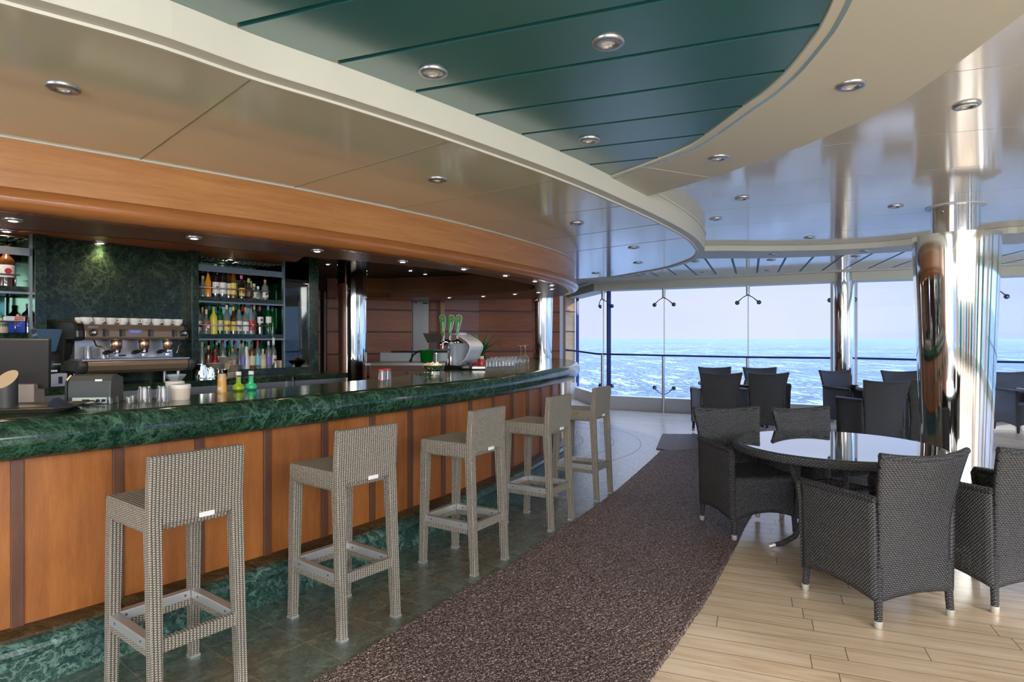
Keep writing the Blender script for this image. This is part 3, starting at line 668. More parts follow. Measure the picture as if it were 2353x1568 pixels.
for a, b in ((-1.5, -.032), (1.055, 2.08)):
    bm = NB(); bbox(bm, a, b, .28, .32, 1.1, TOPW); mk('mirror_back', bm, mir, bbs)
    for z in (1.795, 1.487):
        bm = NB(); bbox(bm, a, b, .02, .28, z-.045, z); mk('shelf', bm, M['marble_dk'], bbs)
        bm = NB(); bbox(bm, a, min(b, 1.83), .012, .02, z-.050, z-.036); mk('shelf_edge', bm, M['steel_dk'], bbs)
        ue = min(b, 1.70) if a > 0 else -.105
        bm = NB(); tube(bm, [bw(a, .03, z+.075), bw(ue, .03, z+.075)], .0045, 8)
        for u in ((1.42, 1.68) if a > 0 else (-.35, -.13)): tube(bm, [bw(u, .03, z), bw(u, .03, z+.073)], .0045, 8)
        mk('shelf_rail', bm, M['steel'], bbs)
    bm = NB(); bbox(bm, a, b, .0, .28, 1.14, 1.188); mk('plinth_ledge', bm, M['marble_dk'], bbs)
    ue = 1.83 if a > 0 else -.045
    bm = NB(); bbox(bm, a, ue, .0, .03, 2.00, 2.05); bbox(bm, ue-.016, ue, .0, .03, 1.188, 2.15); mk('steel_frame', bm, M['steel_dk'], bbs)
    bm = NB()
    for k in range(16 if a > 0 else 5):
        u = (1.09+.046*k) if a > 0 else -.07-.05*k
        tube(bm, [bw(u, .02+.05*j, 2.11+.006*(j % 2)) for j in range(5)], .004, 6)
    for w_ in (.03, .20): tube(bm, [bw(a+.02, w_, 2.12), bw(ue, w_, 2.12)], .004, 6)
    mk('glass_hanger', bm, M['steel_dk'], bbs)
bm = NB(); bbox(bm, 1.83, 2.08, .0, .02, 1.188, TOPW); mk('side_glass', bm, glassmat('dark_glass', (.16, .24, .20), 1.5), bbs)
bm = NB(); bbox(bm, -1.6, 2.20, -.42, .0, 1.095, 1.14); bbox(bm, .036, 1.0, 0, .1, 1.095, 1.14); mk('stone_counter', bm, M['marble_dk'], bbs, bevel=.004)
bm = NB(); bbox(bm, -1.6, 2.18, -.40, -.02, .1, 1.095); mk('steel_drawers', bm, M['steel'], bbs)
bm = NB(); tube(bm, [bw(1.62, -.46, 1.0), bw(1.62, -.46, 1.10)], .006, 8); lathe(bm, [(0, 0), (.016, .004), (.02, .018), (.012, .03), (0, .034)], bw(1.62, -.46, 1.10), 12); 
ob = mk('bar_spoon', bm, M['chrome']); tag(ob, 'slim steel stem with round knob in front of the bottle shelves', 'bar tool')

# ---------------------------------------------------------------- wood walls behind the bar
def wallpiece(name, pts, z1, m, grooves, top=2.46, th=.08, z0=0, gm='wood_dark'):
    path = [(atD(x, 784, d).x, d) for x, d in pts]
    bm = NB(); sweep(bm, path, [(0, z0), (0, top), (-th, top), (-th, z0)], smooth=False)
    for z in grooves: sweep(bm, path, [(.004, z-.016), (.004, z+.016), (-.01, z+.016), (-.01, z-.016)], mi=1, smooth=False)
    return S(name, bm, [M[m], M[gm]])
gz = (1.945, 1.565, 1.19, .80)
wallpiece('wall_back', [(-200, 9.2), (560, 9.9), (736, 10.2)], 0, 'wood_wall', gz)
wallpiece('wall_back.001', [(751, 10.2), (946, 11.0)], 0, 'wood_wall', gz)
wallpiece('wall_back.002', [(946, 11.0), (948, 11.5), (1010, 11.5), (1012, 11.3)], 0, 'wood_wall', (1.975, 1.57), 2.46)
wallpiece('wall_back.003', [(1012, 11.3), (1100, 11.9)], 0, 'wood_wall', (1.965, 1.58, 1.2))
wallpiece('wall_back.004', [(1100, 11.9), (1286, 12.6)], 0, 'wood_red', (1.98, 1.585, 1.2))
wallpiece('wall_window', [(1286, 14.6), (1321, 15.25)], 0, 'wood_tan', (2.10, 1.62, 1.16), 2.62)
bm = NB(); p = atD(1288, 784, 14.2); box(bm, (p.x, p.y, 1.31), (.05, 3.2, 2.62), -.03); S('trim_window_wall', bm, M['wood_dark'])
bm = NB(); p = atD(1310, 784, 15.1); box(bm, (p.x, p.y, .19), (.32, .1, .38), 0); S('baseboard_window', bm, M['sill'])
# dark doorway in the wood wall
d = thing('door_1', None, None); d['kind'] = 'structure'
p = atD(743.5, 784, 10.22)
bm = NB(); box(bm, (p.x, p.y+.35, 1.2), (.9, .02, 2.4)); mk('door_leaf', bm, M['black'], d)
bm = NB(); box(bm, (p.x+.05, p.y-.03, 1.13), (.03, .12, 2.26)); box(bm, (p.x, p.y-.03, 2.25), (.13, .12, .03)); box(bm, (p.x, p.y-.01, 2.37), (.13, .1, .2)); mk('door_frame', bm, M['wood_dark'], d)
# pale panel door
p = atD(967, 784, 11.42); t = thing('wall_panel', 'pale grey metal service panel set in the wood wall behind the till', 'service panel', (p.x, p.y, 1.15))
bm = NB(); box(bm, (0, 0, .49), (.29, .03, 1.0)); mk('panel_face', bm, mat('pale_panel', (.55, .58, .62), .4), t)
bm = NB(); box(bm, (.0, -.017, .955), (.045, .006, .022)); box(bm, (-.0, -.0165, .955), (.001, .001, .001)); mk('red_label', bm, mat('red_label', (.5, .02, .03), .5), t).location = (-.085, 0, 0)
bm = NB(); box(bm, (.085, -.017, .945), (.09, .006, .026)); mk('vent_slot', bm, M['charcoal'], t)
# side wall far left closing the room behind the bar
bm = NB(); hexa(bm, [(-7, -2, 0), (-7, 9.5, 0), (-7.1, 9.5, 0), (-7.1, -2, 0)], [(-7, -2, 2.46), (-7, 9.5, 2.46), (-7.1, 9.5, 2.46), (-7.1, -2, 2.46)]); S('wall_left', bm, M['wood_wall'])

# ---------------------------------------------------------------- runner
m = mat('runner_pile', (.05, .03, .03), .5, spec=.4); g = NG(m); v = g.coord()
n1 = g.noise(v, 170, 2, .7); n2 = g.noise(v, 70, 3, .7); f = g.math('ADD', g.math('MULTIPLY', n1, .6), g.math('MULTIPLY', n2, .4))
g.color(g.ramp(f, [(.40, (.016, .010, .008)), (.50, (.080, .052, .046)), (.60, (.46, .35, .32))])); g.bump(f, .012, 1)
M['pile'] = m
def rs(path, n=60):
    P = spline([tuple(p)[:2] for p in path], 6); Ls = [0]
    for a, b in zip(P, P[1:]): Ls.append(Ls[-1]+(Vector(b)-Vector(a)).length)
    out = []
    for k in range(n+1):
        s = Ls[-1]*k/n; i = max(j for j in range(len(Ls)) if Ls[j] <= s+1e-9); i = min(i, len(P)-2)
        t = (s-Ls[i])/max(Ls[i+1]-Ls[i], 1e-9); out.append(Vector(P[i]).lerp(Vector(P[i+1]), t))
    return out
la, rb = rs(runL, 700), rs(runR, 700)
rng = np.random.default_rng(3)
NVc = 130
co_ = []; 
for i in range(701):
    for j in range(NVc+1):
        t = j/NVc; p = la[i].lerp(rb[i], t); edge_ = min(j, NVc-j, i+3, 703-i)
        h = .012+.006*rng.random() if edge_ > 0 else .001
        co_.append((p.x+(rng.random()-.5)*.006, p.y+(rng.random()-.5)*.006, h))
fa = [(i*(NVc+1)+j, i*(NVc+1)+j+1, (i+1)*(NVc+1)+j+1, (i+1)*(NVc+1)+j) for i in range(700) for j in range(NVc)]
me = bpy.data.meshes.new('runner_carpet'); me.from_pydata(co_, [], fa); me.materials.append(M['pile']); ob = bpy.data.objects.new('runner_carpet', me); col.objects.link(ob)
tag(ob, 'long brown shaggy carpet runner curving along the bar stools', 'carpet runner', kind='thing')
a = xy(1508, 1031.5, .012); b = xy(1522, 998, .012); c_ = (2.95, 9.25); bm = NB(); slab(bm, [(2.05, 8.0), a, b, (3.85, 9.3), (3.70, 8.6)], .001, .0175); 
ob2 = mk('runner_end', bm, M['pile'], ob)
# ---------------------------------------------------------------- bar stools
def leg_h(bm, bx, by, tx, ty, zb, zt, sb, st):
    b = [Vector((bx+dx*sb, by+dy*sb, zb)) for dx, dy in ((-.5,-.5),(.5,-.5),(.5,.5),(-.5,.5))]
    t = [Vector((tx+dx*st, ty+dy*st, zt)) for dx, dy in ((-.5,-.5),(.5,-.5),(.5,.5),(-.5,.5))]
    hexa(bm, b, t)
def make_stool(label):
    t = thing('bar_stool', label, 'bar stool', group='taupe wicker bar stools')
    bm = NB(); box(bm, (0, .012, .755), (.375, .37, .095)); mk('seat', bm, M['wicker'], t, uv=True, bevel=.012)
    bm = NB(); hexa(bm, [(-.187,-.205,.735),(.187,-.205,.735),(.187,-.160,.735),(-.187,-.160,.735)], [(-.187,-.222,1.005),(.187,-.222,1.005),(.187,-.183,1.005),(-.187,-.183,1.005)]); mk('backrest', bm, M['wicker'], t, uv=True, bevel=.008)
    L4 = [(-1,-1),(1,-1),(-1,1),(1,1)]
    for sx_, sy_ in L4:
        tx, ty = sx_*.161, (-.181 if sy_ < 0 else .171); bx, by = sx_*.168, (-.222 if sy_ < 0 else .190)
        bm = NB(); leg_h(bm, bx, by, tx, ty, .008, .78 if sy_ < 0 else .72, .042, .052); lg = mk('leg', bm, M['wicker'], t, uv=True, bevel=.005)
        bm = NB(); leg_h(bm, bx, by, bx, by, 0, .012, .044, .044); mk('foot_glide', bm, M['alu'], lg)
    f = .64
    def lp(sx_, sy_): return sx_*(.168-.007*.37), (-.222+.041*.37 if sy_ < 0 else .190-.019*.37)
    (xl, yb), (_, yf) = lp(-1, -1), lp(1, 1)
    for nm, c, s in (('footrest_back', (0, yb, .285), (.30, .028, .052)), ('footrest_front', (0, yf, .265), (.30, .026, .045)), ('footrest_left', (xl, (yb+yf)/2, .265), (.026, .36, .045)), ('footrest_right', (-xl, (yb+yf)/2, .265), (.026, .36, .045))):
        bm = NB(); box(bm, c, s); o = mk('footrest_bar', bm, M['wicker'], t, uv=True, bevel=.004)
        if nm != 'footrest_back':
            bm = NB(); s2_ = (s[0] if s[0] > .1 else s[0]+.012, s[1] if s[1] > .1 else s[1]+.012, .040); box(bm, (c[0], c[1], .294), s2_)
            pl = mk('kick_plate', bm, M['alu'], o, bevel=.003)
            for k in (-.12, .12):
                bm = NB()
                q = (c[0]+k, c[1], .296) if s[0] > .1 else (c[0], c[1]+k, .296); box(bm, q, (.008, s2_[1]+.002, .008) if s[0] > .1 else (s2_[0]+.002, .008, .008))
                mk('screw', bm, M['charcoal'], pl)
    bm = NB(); box(bm, (.032, -.208, .747), (.062, .006, .020)); mk('name_plate', bm, mat('plate_white', (.75, .75, .72), .3), t, bevel=.002)
    return t
SP = [((-1.405, 2.60), 52.5, 'nearest bar stool with taupe wicker seat, at the left end of the row'),
      ((-.885, 3.26), 52, 'second nearest taupe wicker bar stool counting along the bar'),
      ((-.325, 4.075), 57, 'middle one of the five taupe wicker bar stools'),
      ((.195, 4.955), 58, 'second farthest taupe wicker bar stool, overlapping the last one'),
      ((.645, 5.805), 60, 'farthest taupe wicker bar stool, by the rounded end of the counter')]
st0 = make_stool(SP[0][2]); st0.location = (*SP[0][0], .003); st0.rotation_euler.z = R(SP[0][1])
for (x, y), a, lb in SP[1:]: dup(st0, (x, y, .003), R(a), lb)

# ---------------------------------------------------------------- armchairs
def make_chair(label):
    t = thing('armchair', label, 'armchair', group='charcoal wicker armchairs')
    W = M['wicker_dk']
    def hw(v): return .243-.012*math.sin(math.pi*min(v/.75, 1))+.042*max(0, (v-.45)/.55)**1.6
    def fb(a, v):
        u = a*2-1; k = 1-u*u
        return Vector((u*hw(v), -.246-.055*v*v-.040*k*v+.02*math.sin(math.pi*v), .130+.745*v-.022*k*v*v+(1-v)*.022*k))
    bm = NB(); grid(bm, fb, 20, 24); mk('backrest', bm, W, t, uv=True, solid=.028, recalc=False)
    bm = NB(); tube(bm, [fb(i/16, 1)+Vector((0, 0, -.002)) for i in range(17)], .018, 8); mk('backrest_edge', bm, M['wicker_rim'], t, uv=True)
    for s in (-1, 1):
        def fs(a, v):
            y = -.25+.505*a; zb_ = .132+.035*math.sin(math.pi*a); zt_ = .630+.012*(1-a)
            return Vector((s*(.246+.012*v+.008*math.sin(math.pi*a)), y, zb_+(zt_-zb_)*v))
        bm = NB(); grid(bm, fs, 14, 14); o = mk('side_panel', bm, W, t, uv=True, solid=.026, recalc=False)
        bm = NB(); tube(bm, [fs(i/10, 1)+Vector((0, 0, .003)) for i in range(11)]+[fs(1, .96)+Vector((0, .012, 0)), fs(1, .8), fs(1, .4), fs(1, .02)], [.024]*11+[.024, .021, .019, .018], 8, flat=.75); mk('arm', bm, M['wicker_rim'], t, uv=True)
    def ff(a, v):
        u = a*2-1; zb_ = .135+.055*(1-u*u); return Vector((u*.24, .246+.012*(1-u*u), zb_+(.435-zb_)*v))
    bm = NB(); grid(bm, ff, 14, 8); mk('front_skirt', bm, W, t, uv=True, solid=.024, recalc=False)
    bm = NB(); box(bm, (0, .0, .42), (.47, .50, .045)); mk('seat', bm, W, t, uv=True, bevel=.012)
    for sx_ in (-1, 1):
        for sy_ in (-1, 1):
            bm = NB(); tube(bm, [(sx_*.228, sy_*.238, .30), (sx_*.232, sy_*.242, .15), (sx_*.237, sy_*.248, .028)], [.021, .020, .018], 10); lg = mk('leg', bm, M['wicker_rim'], t, uv=True)
            bm = NB(); lathe(bm, [(.013, 0), (.019, .006), (.021, .036), (.019, .038)], (sx_*.2375, sy_*.2485, 0), 14); mk('foot_cap', bm, M['cap'], lg)
    return t
M['cap'] = mat('foot_cap_metal', (.62, .60, .55), .35, .5)
def fr(dx, dy): return math.atan2(-dx, dy)
ch = make_chair('nearest charcoal wicker armchair, back turned, pulled up to the glass table')
ch.location = (1.99, 3.43, 0); ch.rotation_euler.z = R(16.6)
CHS = [((1.774, 4.72), fr(.16, -.98), 1, 'charcoal wicker armchair facing us, standing with two feet on the brown runner', 'charcoal wicker armchairs'),
       ((2.48, 4.88), fr(.29, -.956), 1, 'charcoal wicker armchair tucked in at the far side of the near glass table', 0),
       ((2.72, 3.60), R(14.5), 1, 'charcoal wicker armchair cut off by the right edge of the photo, back turned', 0),
       ((3.05, 9.40), R(-2), 1.06, 'dark wicker armchair, back turned, left one of the pair at the far table', 0),
       ((3.72, 9.42), R(3), 1.06, 'dark wicker armchair, back turned, right one of the pair at the far table', 0),
       ((3.70, 11.02), R(183), 1.06, 'dark wicker armchair by the window whose back shows over the far left pair, left one', 0),
       ((4.44, 10.87), R(180), 1.06, 'dark wicker armchair by the window whose back shows over the far left pair, right one', 0),
       ((4.60, 8.02), R(4), 1.06, 'dark wicker armchair with its back to us, standing alone left of the big column', 0),
       ((5.34, 9.86), fr(.25, -1), 1.06, 'dark wicker armchair facing us in front of the slim window column', 0),
       ((6.22, 9.72), fr(-.1, -1), 1.06, 'dark wicker armchair facing us, partly hidden behind the big column', 0),
       ((5.42, 8.20), fr(.25, .95), 1.06, 'dark wicker armchair mostly hidden by the big column, its back to us', 0),
       ((7.78, 9.50), R(175), 1.06, 'dark wicker armchair at the right edge, at the table beyond the big column', 0)]
for (x, y), a, s, lb, _ in CHS: dup(ch, (x, y, 0.018 if (x, y) in ((1.774, 4.72), (3.05, 9.40), (3.72, 9.42)) else 0), a, lb, scale=s)

# ---------------------------------------------------------------- tables
M['smoke'] = mat('smoked_glass', (.012, .03, .035), .015, spec=1.0, coat=1.0); M['smoke'].node_tree.nodes['Principled BSDF'].inputs['IOR'].default_value = 2.6
def make_table(label):
    t = thing('round_table', label, 'table', group='round glass topped wicker tables')
    bm = NB(); lathe(bm, [(.0, .730), (.615, .730), (.622, .734), (.622, .739), (.618, .742), (0, .742)], (0, 0, 0), 96); mk('glass_top', bm, M['smoke'], t)
    bm = NB(); lathe(bm, [(.560, .712), (.60, .736), (.624, .740), (.645, .733), (.652, .712), (.645, .692), (.615, .682), (.575, .684), (.560, .700), (.560, .712)], (0, 0, 0), 96, cap=False); mk('rim', bm, M['wicker_rim'], t, uv=True)
    bm = NB(); lathe(bm, [(0, .715), (.57, .715), (.57, .728), (0, .728)], (0, 0, 0), 48); mk('under_board', bm, M['black'], t)
    for k in range(4):
        a = math.pi/2*k+math.pi/4; c, s = math.cos(a), math.sin(a)
        def q(r, z): return Vector((r*c, r*s, z))
        bm = NB(); tube(bm, [q(.30, .70), q(.285, .62), q(.255, .52), q(.235, .46), q(.215, .30), q(.21, .20), q(.25, .10), q(.33, .045), q(.40, .022)], [.020]*6+[.019, .018, .017], 10); lg = mk('leg', bm, M['wicker_rim'], t, uv=True)
        bm = NB(); tube(bm, [q(.375, .033), q(.415, .018)], [.0195, .0175], 12); mk('foot_cap', bm, M['cap'], lg)
        a2 = a+math.pi/2; p0, p1 = (.235*c, .235*s), (.235*math.cos(a2), .235*math.sin(a2)); r0, r1 = (.21*c, .21*s), (.21*math.cos(a2), .21*math.sin(a2))
        bm = NB()
        def fp(u, v):
            w_ = 1-abs(2*u-1)**2; zb_ = .19+.05*w_; z = zb_+(.46-zb_)*v; A = Vector(r0).lerp(Vector(p0), v); B = Vector(r1).lerp(Vector(p1), v); p = A.lerp(B, u); return Vector((p.x, p.y, z))
        grid(bm, fp, 8, 6); mk('base_panel', bm, M['wicker_dk'], t, uv=True, solid=.02, recalc=False)
    return t
tb = make_table('near round table with dark glass top reflecting the window'); tb.location = (2.175, 4.20, 0); tb.rotation_euler.z = R(120)
dup(tb, (3.72, 10.22, 0), R(20), 'round table nearly hidden between the four armchairs by the handrail posts')
dup(tb, (5.68, 8.98, 0), R(40), 'round glass topped table between the slim window column and the big column')
dup(tb, (7.84, 8.68, 0), R(10), 'round table whose rim just shows at the right edge of the photo')

# ---------------------------------------------------------------- downlights
def make_light(warm, label, r=.062):
    t = thing('downlight', label, 'downlight')
    bm = NB(); lathe(bm, [(r*.45, .0), (r*.47, -.012), (r*.93, -.011), (r, -.006), (r, .001)], (0, 0, 0), 28, cap=False); mk('ring', bm, M['ring'], t, recalc=False)
    bm = NB(); lathe(bm, [(0, -.002), (r*.47, -.002)] if not warm else [(0, -.0135), (r*.35, -.013), (r*.45, -.0115), (r*.46, -.008)], (0, 0, 0), 20, cap=False); mk('lamp_glass', bm, M['warm'] if warm else M['lens'], t, recalc=False)
    if warm:
        d = bpy.data.lights.new('downlight_beam', 'SPOT'); d.energy = 16; d.color = (1, .72, .42); d.spot_size = R(105); d.spot_blend = .8; d.shadow_soft_size = .03
        o = bpy.data.objects.new('downlight_beam', d); col.objects.link(o); o.parent = t; o.location = (0, 0, -.02)
    return t
OFF = [(145,201,Z1,'in the cream ceiling, the nearest, above the espresso machine side', 0), (1005,412,Z1,'in the cream ceiling over the middle of the bar', 0), (1326,513,Z1,'in the cream ceiling above the end of the canopy', 0), (1456,569,Z1,'near the rounded end of the cream ceiling, the nearer of two', 0), (1466,604,Z1,'near the rounded end of the cream ceiling, the farther of two', 0), (1369,628,Z1,'farthest in the cream ceiling, close to the window', 0),
       (995,165,ZG+.012,'in the green slatted ceiling, left one', 1), (1397,96,ZG+.012,'in the green slatted ceiling, the largest, on the right', 1), (1354,321,ZG+.012,'in the green slatted ceiling near its pointed end', 1),
       (1956,195,ZG,'in the beige crescent, the larger one', 2), (1652,362,ZG,'in the beige crescent, the smaller one', 2),
       (2221,241,Z2,'in the glossy ceiling in front of the big column', 3), (1706,455,Z2,'in the glossy ceiling near the drop band', 3), (1645,503,Z2,'in the glossy ceiling just beyond the drop band', 3), (2058,474,Z2,'in the glossy ceiling left of the big column', 3), (1860,546,Z2,'in the glossy ceiling, the farthest one before the ring', 3),
       (1777,585,ZW-.03,'on the underside of the ring, left one', 4), (1988,577,ZW-.03,'on the underside of the ring near the slim column', 4),
       (1772,597.5,ZW,'on the outer ceiling below the left ring light', 5), (1597,601,ZW,'on the outer ceiling beside the rounded drop band', 5), (1618,626,ZW,'on the outer ceiling above the second handrail post', 5), (1764,621.5,ZW,'on the outer ceiling between two dark seams, close to the window', 5), (1482,630,ZW,'on the outer ceiling, farthest left', 5), (1966,589,ZW,'on the outer ceiling next to the slim column', 5)]
GN = ['downlights in the cream bar ceiling', 'downlights in the green ceiling', 'downlights in the beige crescent', 'downlights in the glossy ceiling', 'downlights under the ring', 'downlights in the outer ceiling']
proto = None
for x, y, z, lb, gidx in OFF:
    p = at(x, y, z); lab = 'unlit grey round downlight '+lb
    if proto is None: proto = make_light(False, lab); proto.location = p; proto['group'] = GN[gidx]
    else: dup(proto, p, None, lab, GN[gidx])
WARM = [(30,504,ZS,'at the far left edge of the photo'), (446,545,ZS,'above the right end of the espresso machine'), (729,575,ZS,'above the bottle shelves end pier'), (925,600,ZS,'right of the first bar column'), (1066,617,ZS,'over the beer taps'), (1161,632,ZS,'between the taps and the far column'), (1229,645,ZS,'just left of the far column'), (1268,654,ZS,'at the rounded tip, nearer one'), (1268,663,ZS,'at the rounded tip, farther one'), (1237,671,ZS,'behind the tip, first of the far side'), (1183,675,ZS,'on the far side, second from the tip'), (1110,680,ZS,'on the far side, third from the tip'), (1032,683,ZS,'on the far side, last one'),
        (15,529,ZS+.06,'over the left bottle niche, behind the edge row'), (231,556,ZS+.06,'over the marble panel, left one'), (343,587,ZS+.06,'over the marble panel, deepest one'), (395,577,ZS+.06,'over the marble panel, right one'), (530,594,ZS+.06,'in front of the bottle shelves, left one'), (640,608,ZS+.06,'in front of the bottle shelves, right one'), (943,621,2.40,'in the dark recess, left one'), (977,629,2.40,'in the dark recess, right one'), (753,606,2.40,'in the dark recess beside the green pier')]
proto = None
for x, y, z, lb in WARM:
    p = at(x, y, z); lab = 'lit warm spotlight under the wooden canopy, '+lb
    if proto is None: proto = make_light(True, lab, .046); proto.location = p; proto['group'] = 'warm spotlights under the canopy'
    else: dup(proto, p, None, lab)
# ---------------------------------------------------------------- small materials
def sm(n, c, r=.4, me=0, **k):
    if n not in M: M[n] = mat(n, c, r, me, **k)
    return M[n]
sm('mocha', (.27, .20, .145), .32, .55); sm('white_cer', (.75, .72, .66), .25); sm('cream_pl', (.70, .64, .53), .4); sm('bronze', (.45, .28, .18), .25, .9)
sm('display', (.05, .06, .12), .2, emit=(.12, .14, .35), es=.4); sm('red', (.55, .03, .03), .4); sm('paper', (.78, .74, .66), .7); sm('wood_lt', (.55, .40, .24), .5)
def text(s, size, m, parent, loc, rot, ext=.0004, name='lettering', sx=1):
    c = bpy.data.curves.new(name, 'FONT'); c.body = s; c.size = size; c.extrude = ext; c.align_x = 'CENTER'; c.align_y = 'CENTER'
    o = bpy.data.objects.new(name, c); col.objects.link(o)
    me = bpy.data.meshes.new_from_object(o); me.name = name; bpy.data.objects.remove(o); me.materials.clear(); me.materials.append(m)
    o = bpy.data.objects.new(name, me); col.objects.link(o); o.parent = parent; o.location = loc; o.rotation_euler = rot; o.scale = (sx, 1, 1); return o

ORD = 'first second third fourth fifth sixth seventh eighth ninth tenth eleventh twelfth thirteenth fourteenth fifteenth sixteenth seventeenth eighteenth nineteenth'.split()
# ---------------------------------------------------------------- espresso machine
p = bw(.445, -.21, 1.141); em = thing('espresso_machine', 'wide brown and black espresso machine on the back bar against the green marble', 'espresso machine', p, ANG)
bm = NB()
def prism_x(bm, prof, x0, x1, mi=0):
    a = [bm.verts.new((x0, y, z)) for y, z in prof]; b = [bm.verts.new((x1, y, z)) for y, z in prof]; n = len(prof)
    bm.faces.new(a).material_index = mi; bm.faces.new(b[::-1]).material_index = mi
    for i in range(n): bm.faces.new((a[i], b[i], b[(i+1) % n], a[(i+1) % n])).material_index = mi
hood = [(-.150,.405),(-.165,.40),(-.185,.36),(-.190,.32),(-.183,.305),(-.150,.300),(.17,.300),(.17,.405)]
prism_x(bm, hood, -.315, .325); mk('hood', bm, M['mocha'], em, bevel=.004)
bm = NB(); prism_x(bm, [(-.14,.425),(-.175,.41),(-.198,.36),(-.200,.32),(-.19,.296),(.0,.29),(.05,.13),(.19,.13),(.19,.40),(.14,.435)], -.37, -.315); mk('side_cap', bm, M['black'], em, bevel=.015)
bm = NB(); prism_x(bm, [(-.15,.410),(-.18,.39),(-.196,.35),(-.195,.31),(-.18,.296),(.17,.296),(.17,.41)], .325, .345); mk('side_cap', bm, M['black'], em, bevel=.008)
bm = NB(); box(bm, (0, .10, .235), (.66, .14, .17)); mk('inner_body', bm, M['black'], em)
bm = NB(); box(bm, (.005, .02, .235), (.63, .012, .145)); mk('backsplash', bm, M['steel'], em)
bm = NB(); box(bm, (-.02, .0135, .19), (.045, .003, .010)); mk('badge', bm, M['black'], em)
tr = [(-.205,.165),(-.225,.155),(-.232,.130),(-.222,.098),(-.19,.078),(.15,.078),(.15,.165)]
bm = NB(); prism_x(bm, tr, -.31, .325); mk('trough', bm, M['mocha'], em, bevel=.004)
bm = NB(); box(bm, (0, -.05, .168), (.68, .33, .010)); mk('drip_grid', bm, M['steel'], em)
for x0, x1 in ((-.365, -.31), (.325, .38)):
    bm = NB(); prism_x(bm, [(y*1.02, z*.98+.002) for y, z in tr], x0, x1); mk('trough_cap', bm, M['charcoal'], em, bevel=.018)
for x in (-.28, .30):
    for y in (-.12, .10): bm = NB(); lathe(bm, [(.012, 0), (.012, .08)], (x, y, 0), 12); mk('leg', bm, M['steel'], em)
for x in (-.10, .075, .235):
    bm = NB(); lathe(bm, [(.022, .225), (.034, .24), (.036, .285), (.030, .302)], (x, -.10, 0), 20); gh = mk('group_head', bm, M['bronze'], em)
    bm = NB(); lathe(bm, [(.010, .205), (.030, .215), (.030, .228), (.026, .232)], (x, -.10, 0), 18); box(bm, (x, -.10, .198), (.012, .03, .022)); pf = mk('portafilter', bm, M['chrome'], em)
    bm = NB(); tube(bm, [(x-.02, -.125, .226), (x-.06, -.165, .222), (x-.10, -.205, .216), (x-.115, -.215, .212)], [.008, .013, .014, .011], 10); mk('handle', bm, M['black'], pf)
for x in (-.275, .30):
    bm = NB(); Mx = Vector((0, -1, .1)).to_track_quat('Z', 'Y').to_matrix(); lathe(bm, [(.022, 0), (.022, .035), (.018, .038)], (x, -.185, .345), 20, 0, Mx); kb = mk('knob', bm, M['black'], em)
    bm = NB(); lathe(bm, [(.014, .038), (.014, .046), (.009, .050), (0, .050)], (x, -.185, .345), 18, 0, Mx); mk('knob_cap', bm, M['chrome'], kb)
for x in (-.205, -.105, .075, .235):
    bm = NB(); box(bm, (x, -.1885, .348), (.017, .006, .050)); o = mk('button_panel', bm, M['black'], em)
    for j in range(4): bm = NB(); box(bm, (x+.021, -.1885, .330+.012*j), (.015, .006, .009)); mk('button', bm, M['charcoal'], o)
bm = NB(); box(bm, (-.015, -.187, .357), (.085, .008, .026)); dp = mk('display', bm, M['display'], em)
text('Performance', .011, sm('disp_txt', (.3, .35, .6), .4, emit=(.3, .35, .7), es=.5), dp, (-.015, -.1915, .357), (R(90), 0, 0))
text('SANREMO', .013, M['chrome'], em, (-.27, -.186, .385), (R(84), 0, 0))
for pts in ([(-.25, -.14, .30), (-.245, -.17, .26), (-.20, -.18, .25), (-.175, -.185, .20), (-.165, -.19, .175)], [(.30, -.14, .30), (.295, -.17, .27), (.275, -.18, .25), (.262, -.185, .205)]):
    bm = NB(); tube(bm, pts, .006, 8); mk('steam_wand', bm, M['chrome'], em)
def bloc(u, off, z): return bw(u, -off, z)
# cups on the machine
def cup_proto(label, grp):
    t = thing('coffee_cup', label, 'cup', group=grp)
    bm = NB(); lathe(bm, [(.020, 0), (.033, .020), (.036, .045), (.033, .045), (.030, .020), (0, .004)], (0, 0, 0), 20); mk('cup_body', bm, M['white_cer'], t)
    bm = NB(); tube(bm, [(.033, 0, .036), (.050, 0, .034), (.052, 0, .020), (.034, 0, .014)], .004, 6); mk('handle', bm, M['white_cer'], t); return t
c0 = None
for r_ in range(2):
    for k in range(9):
        pos = em.matrix_basis @ Vector((-.285+.073*k, -.115+.09*r_, .405)) if False else p+U*(-.285+.073*k)-NW*(-.115+.09*r_)+Vector((0, 0, .405))
        lab = 'white coffee cup, '+ORD[k]+' from the left in the '+('front' if r_ == 0 else 'rear')+' row on the espresso machine'
        if c0 is None: c0 = cup_proto(lab, 'white cups on the espresso machine'); c0.location = pos; c0.rotation_euler.z = ANG-1.2
        else: dup(c0, pos, ANG-1.2+.3*((k*7) % 5-2), lab, 'white cups in the front row' if r_ == 0 else 'white cups in the rear row')
c0['group'] = 'white cups in the front row'
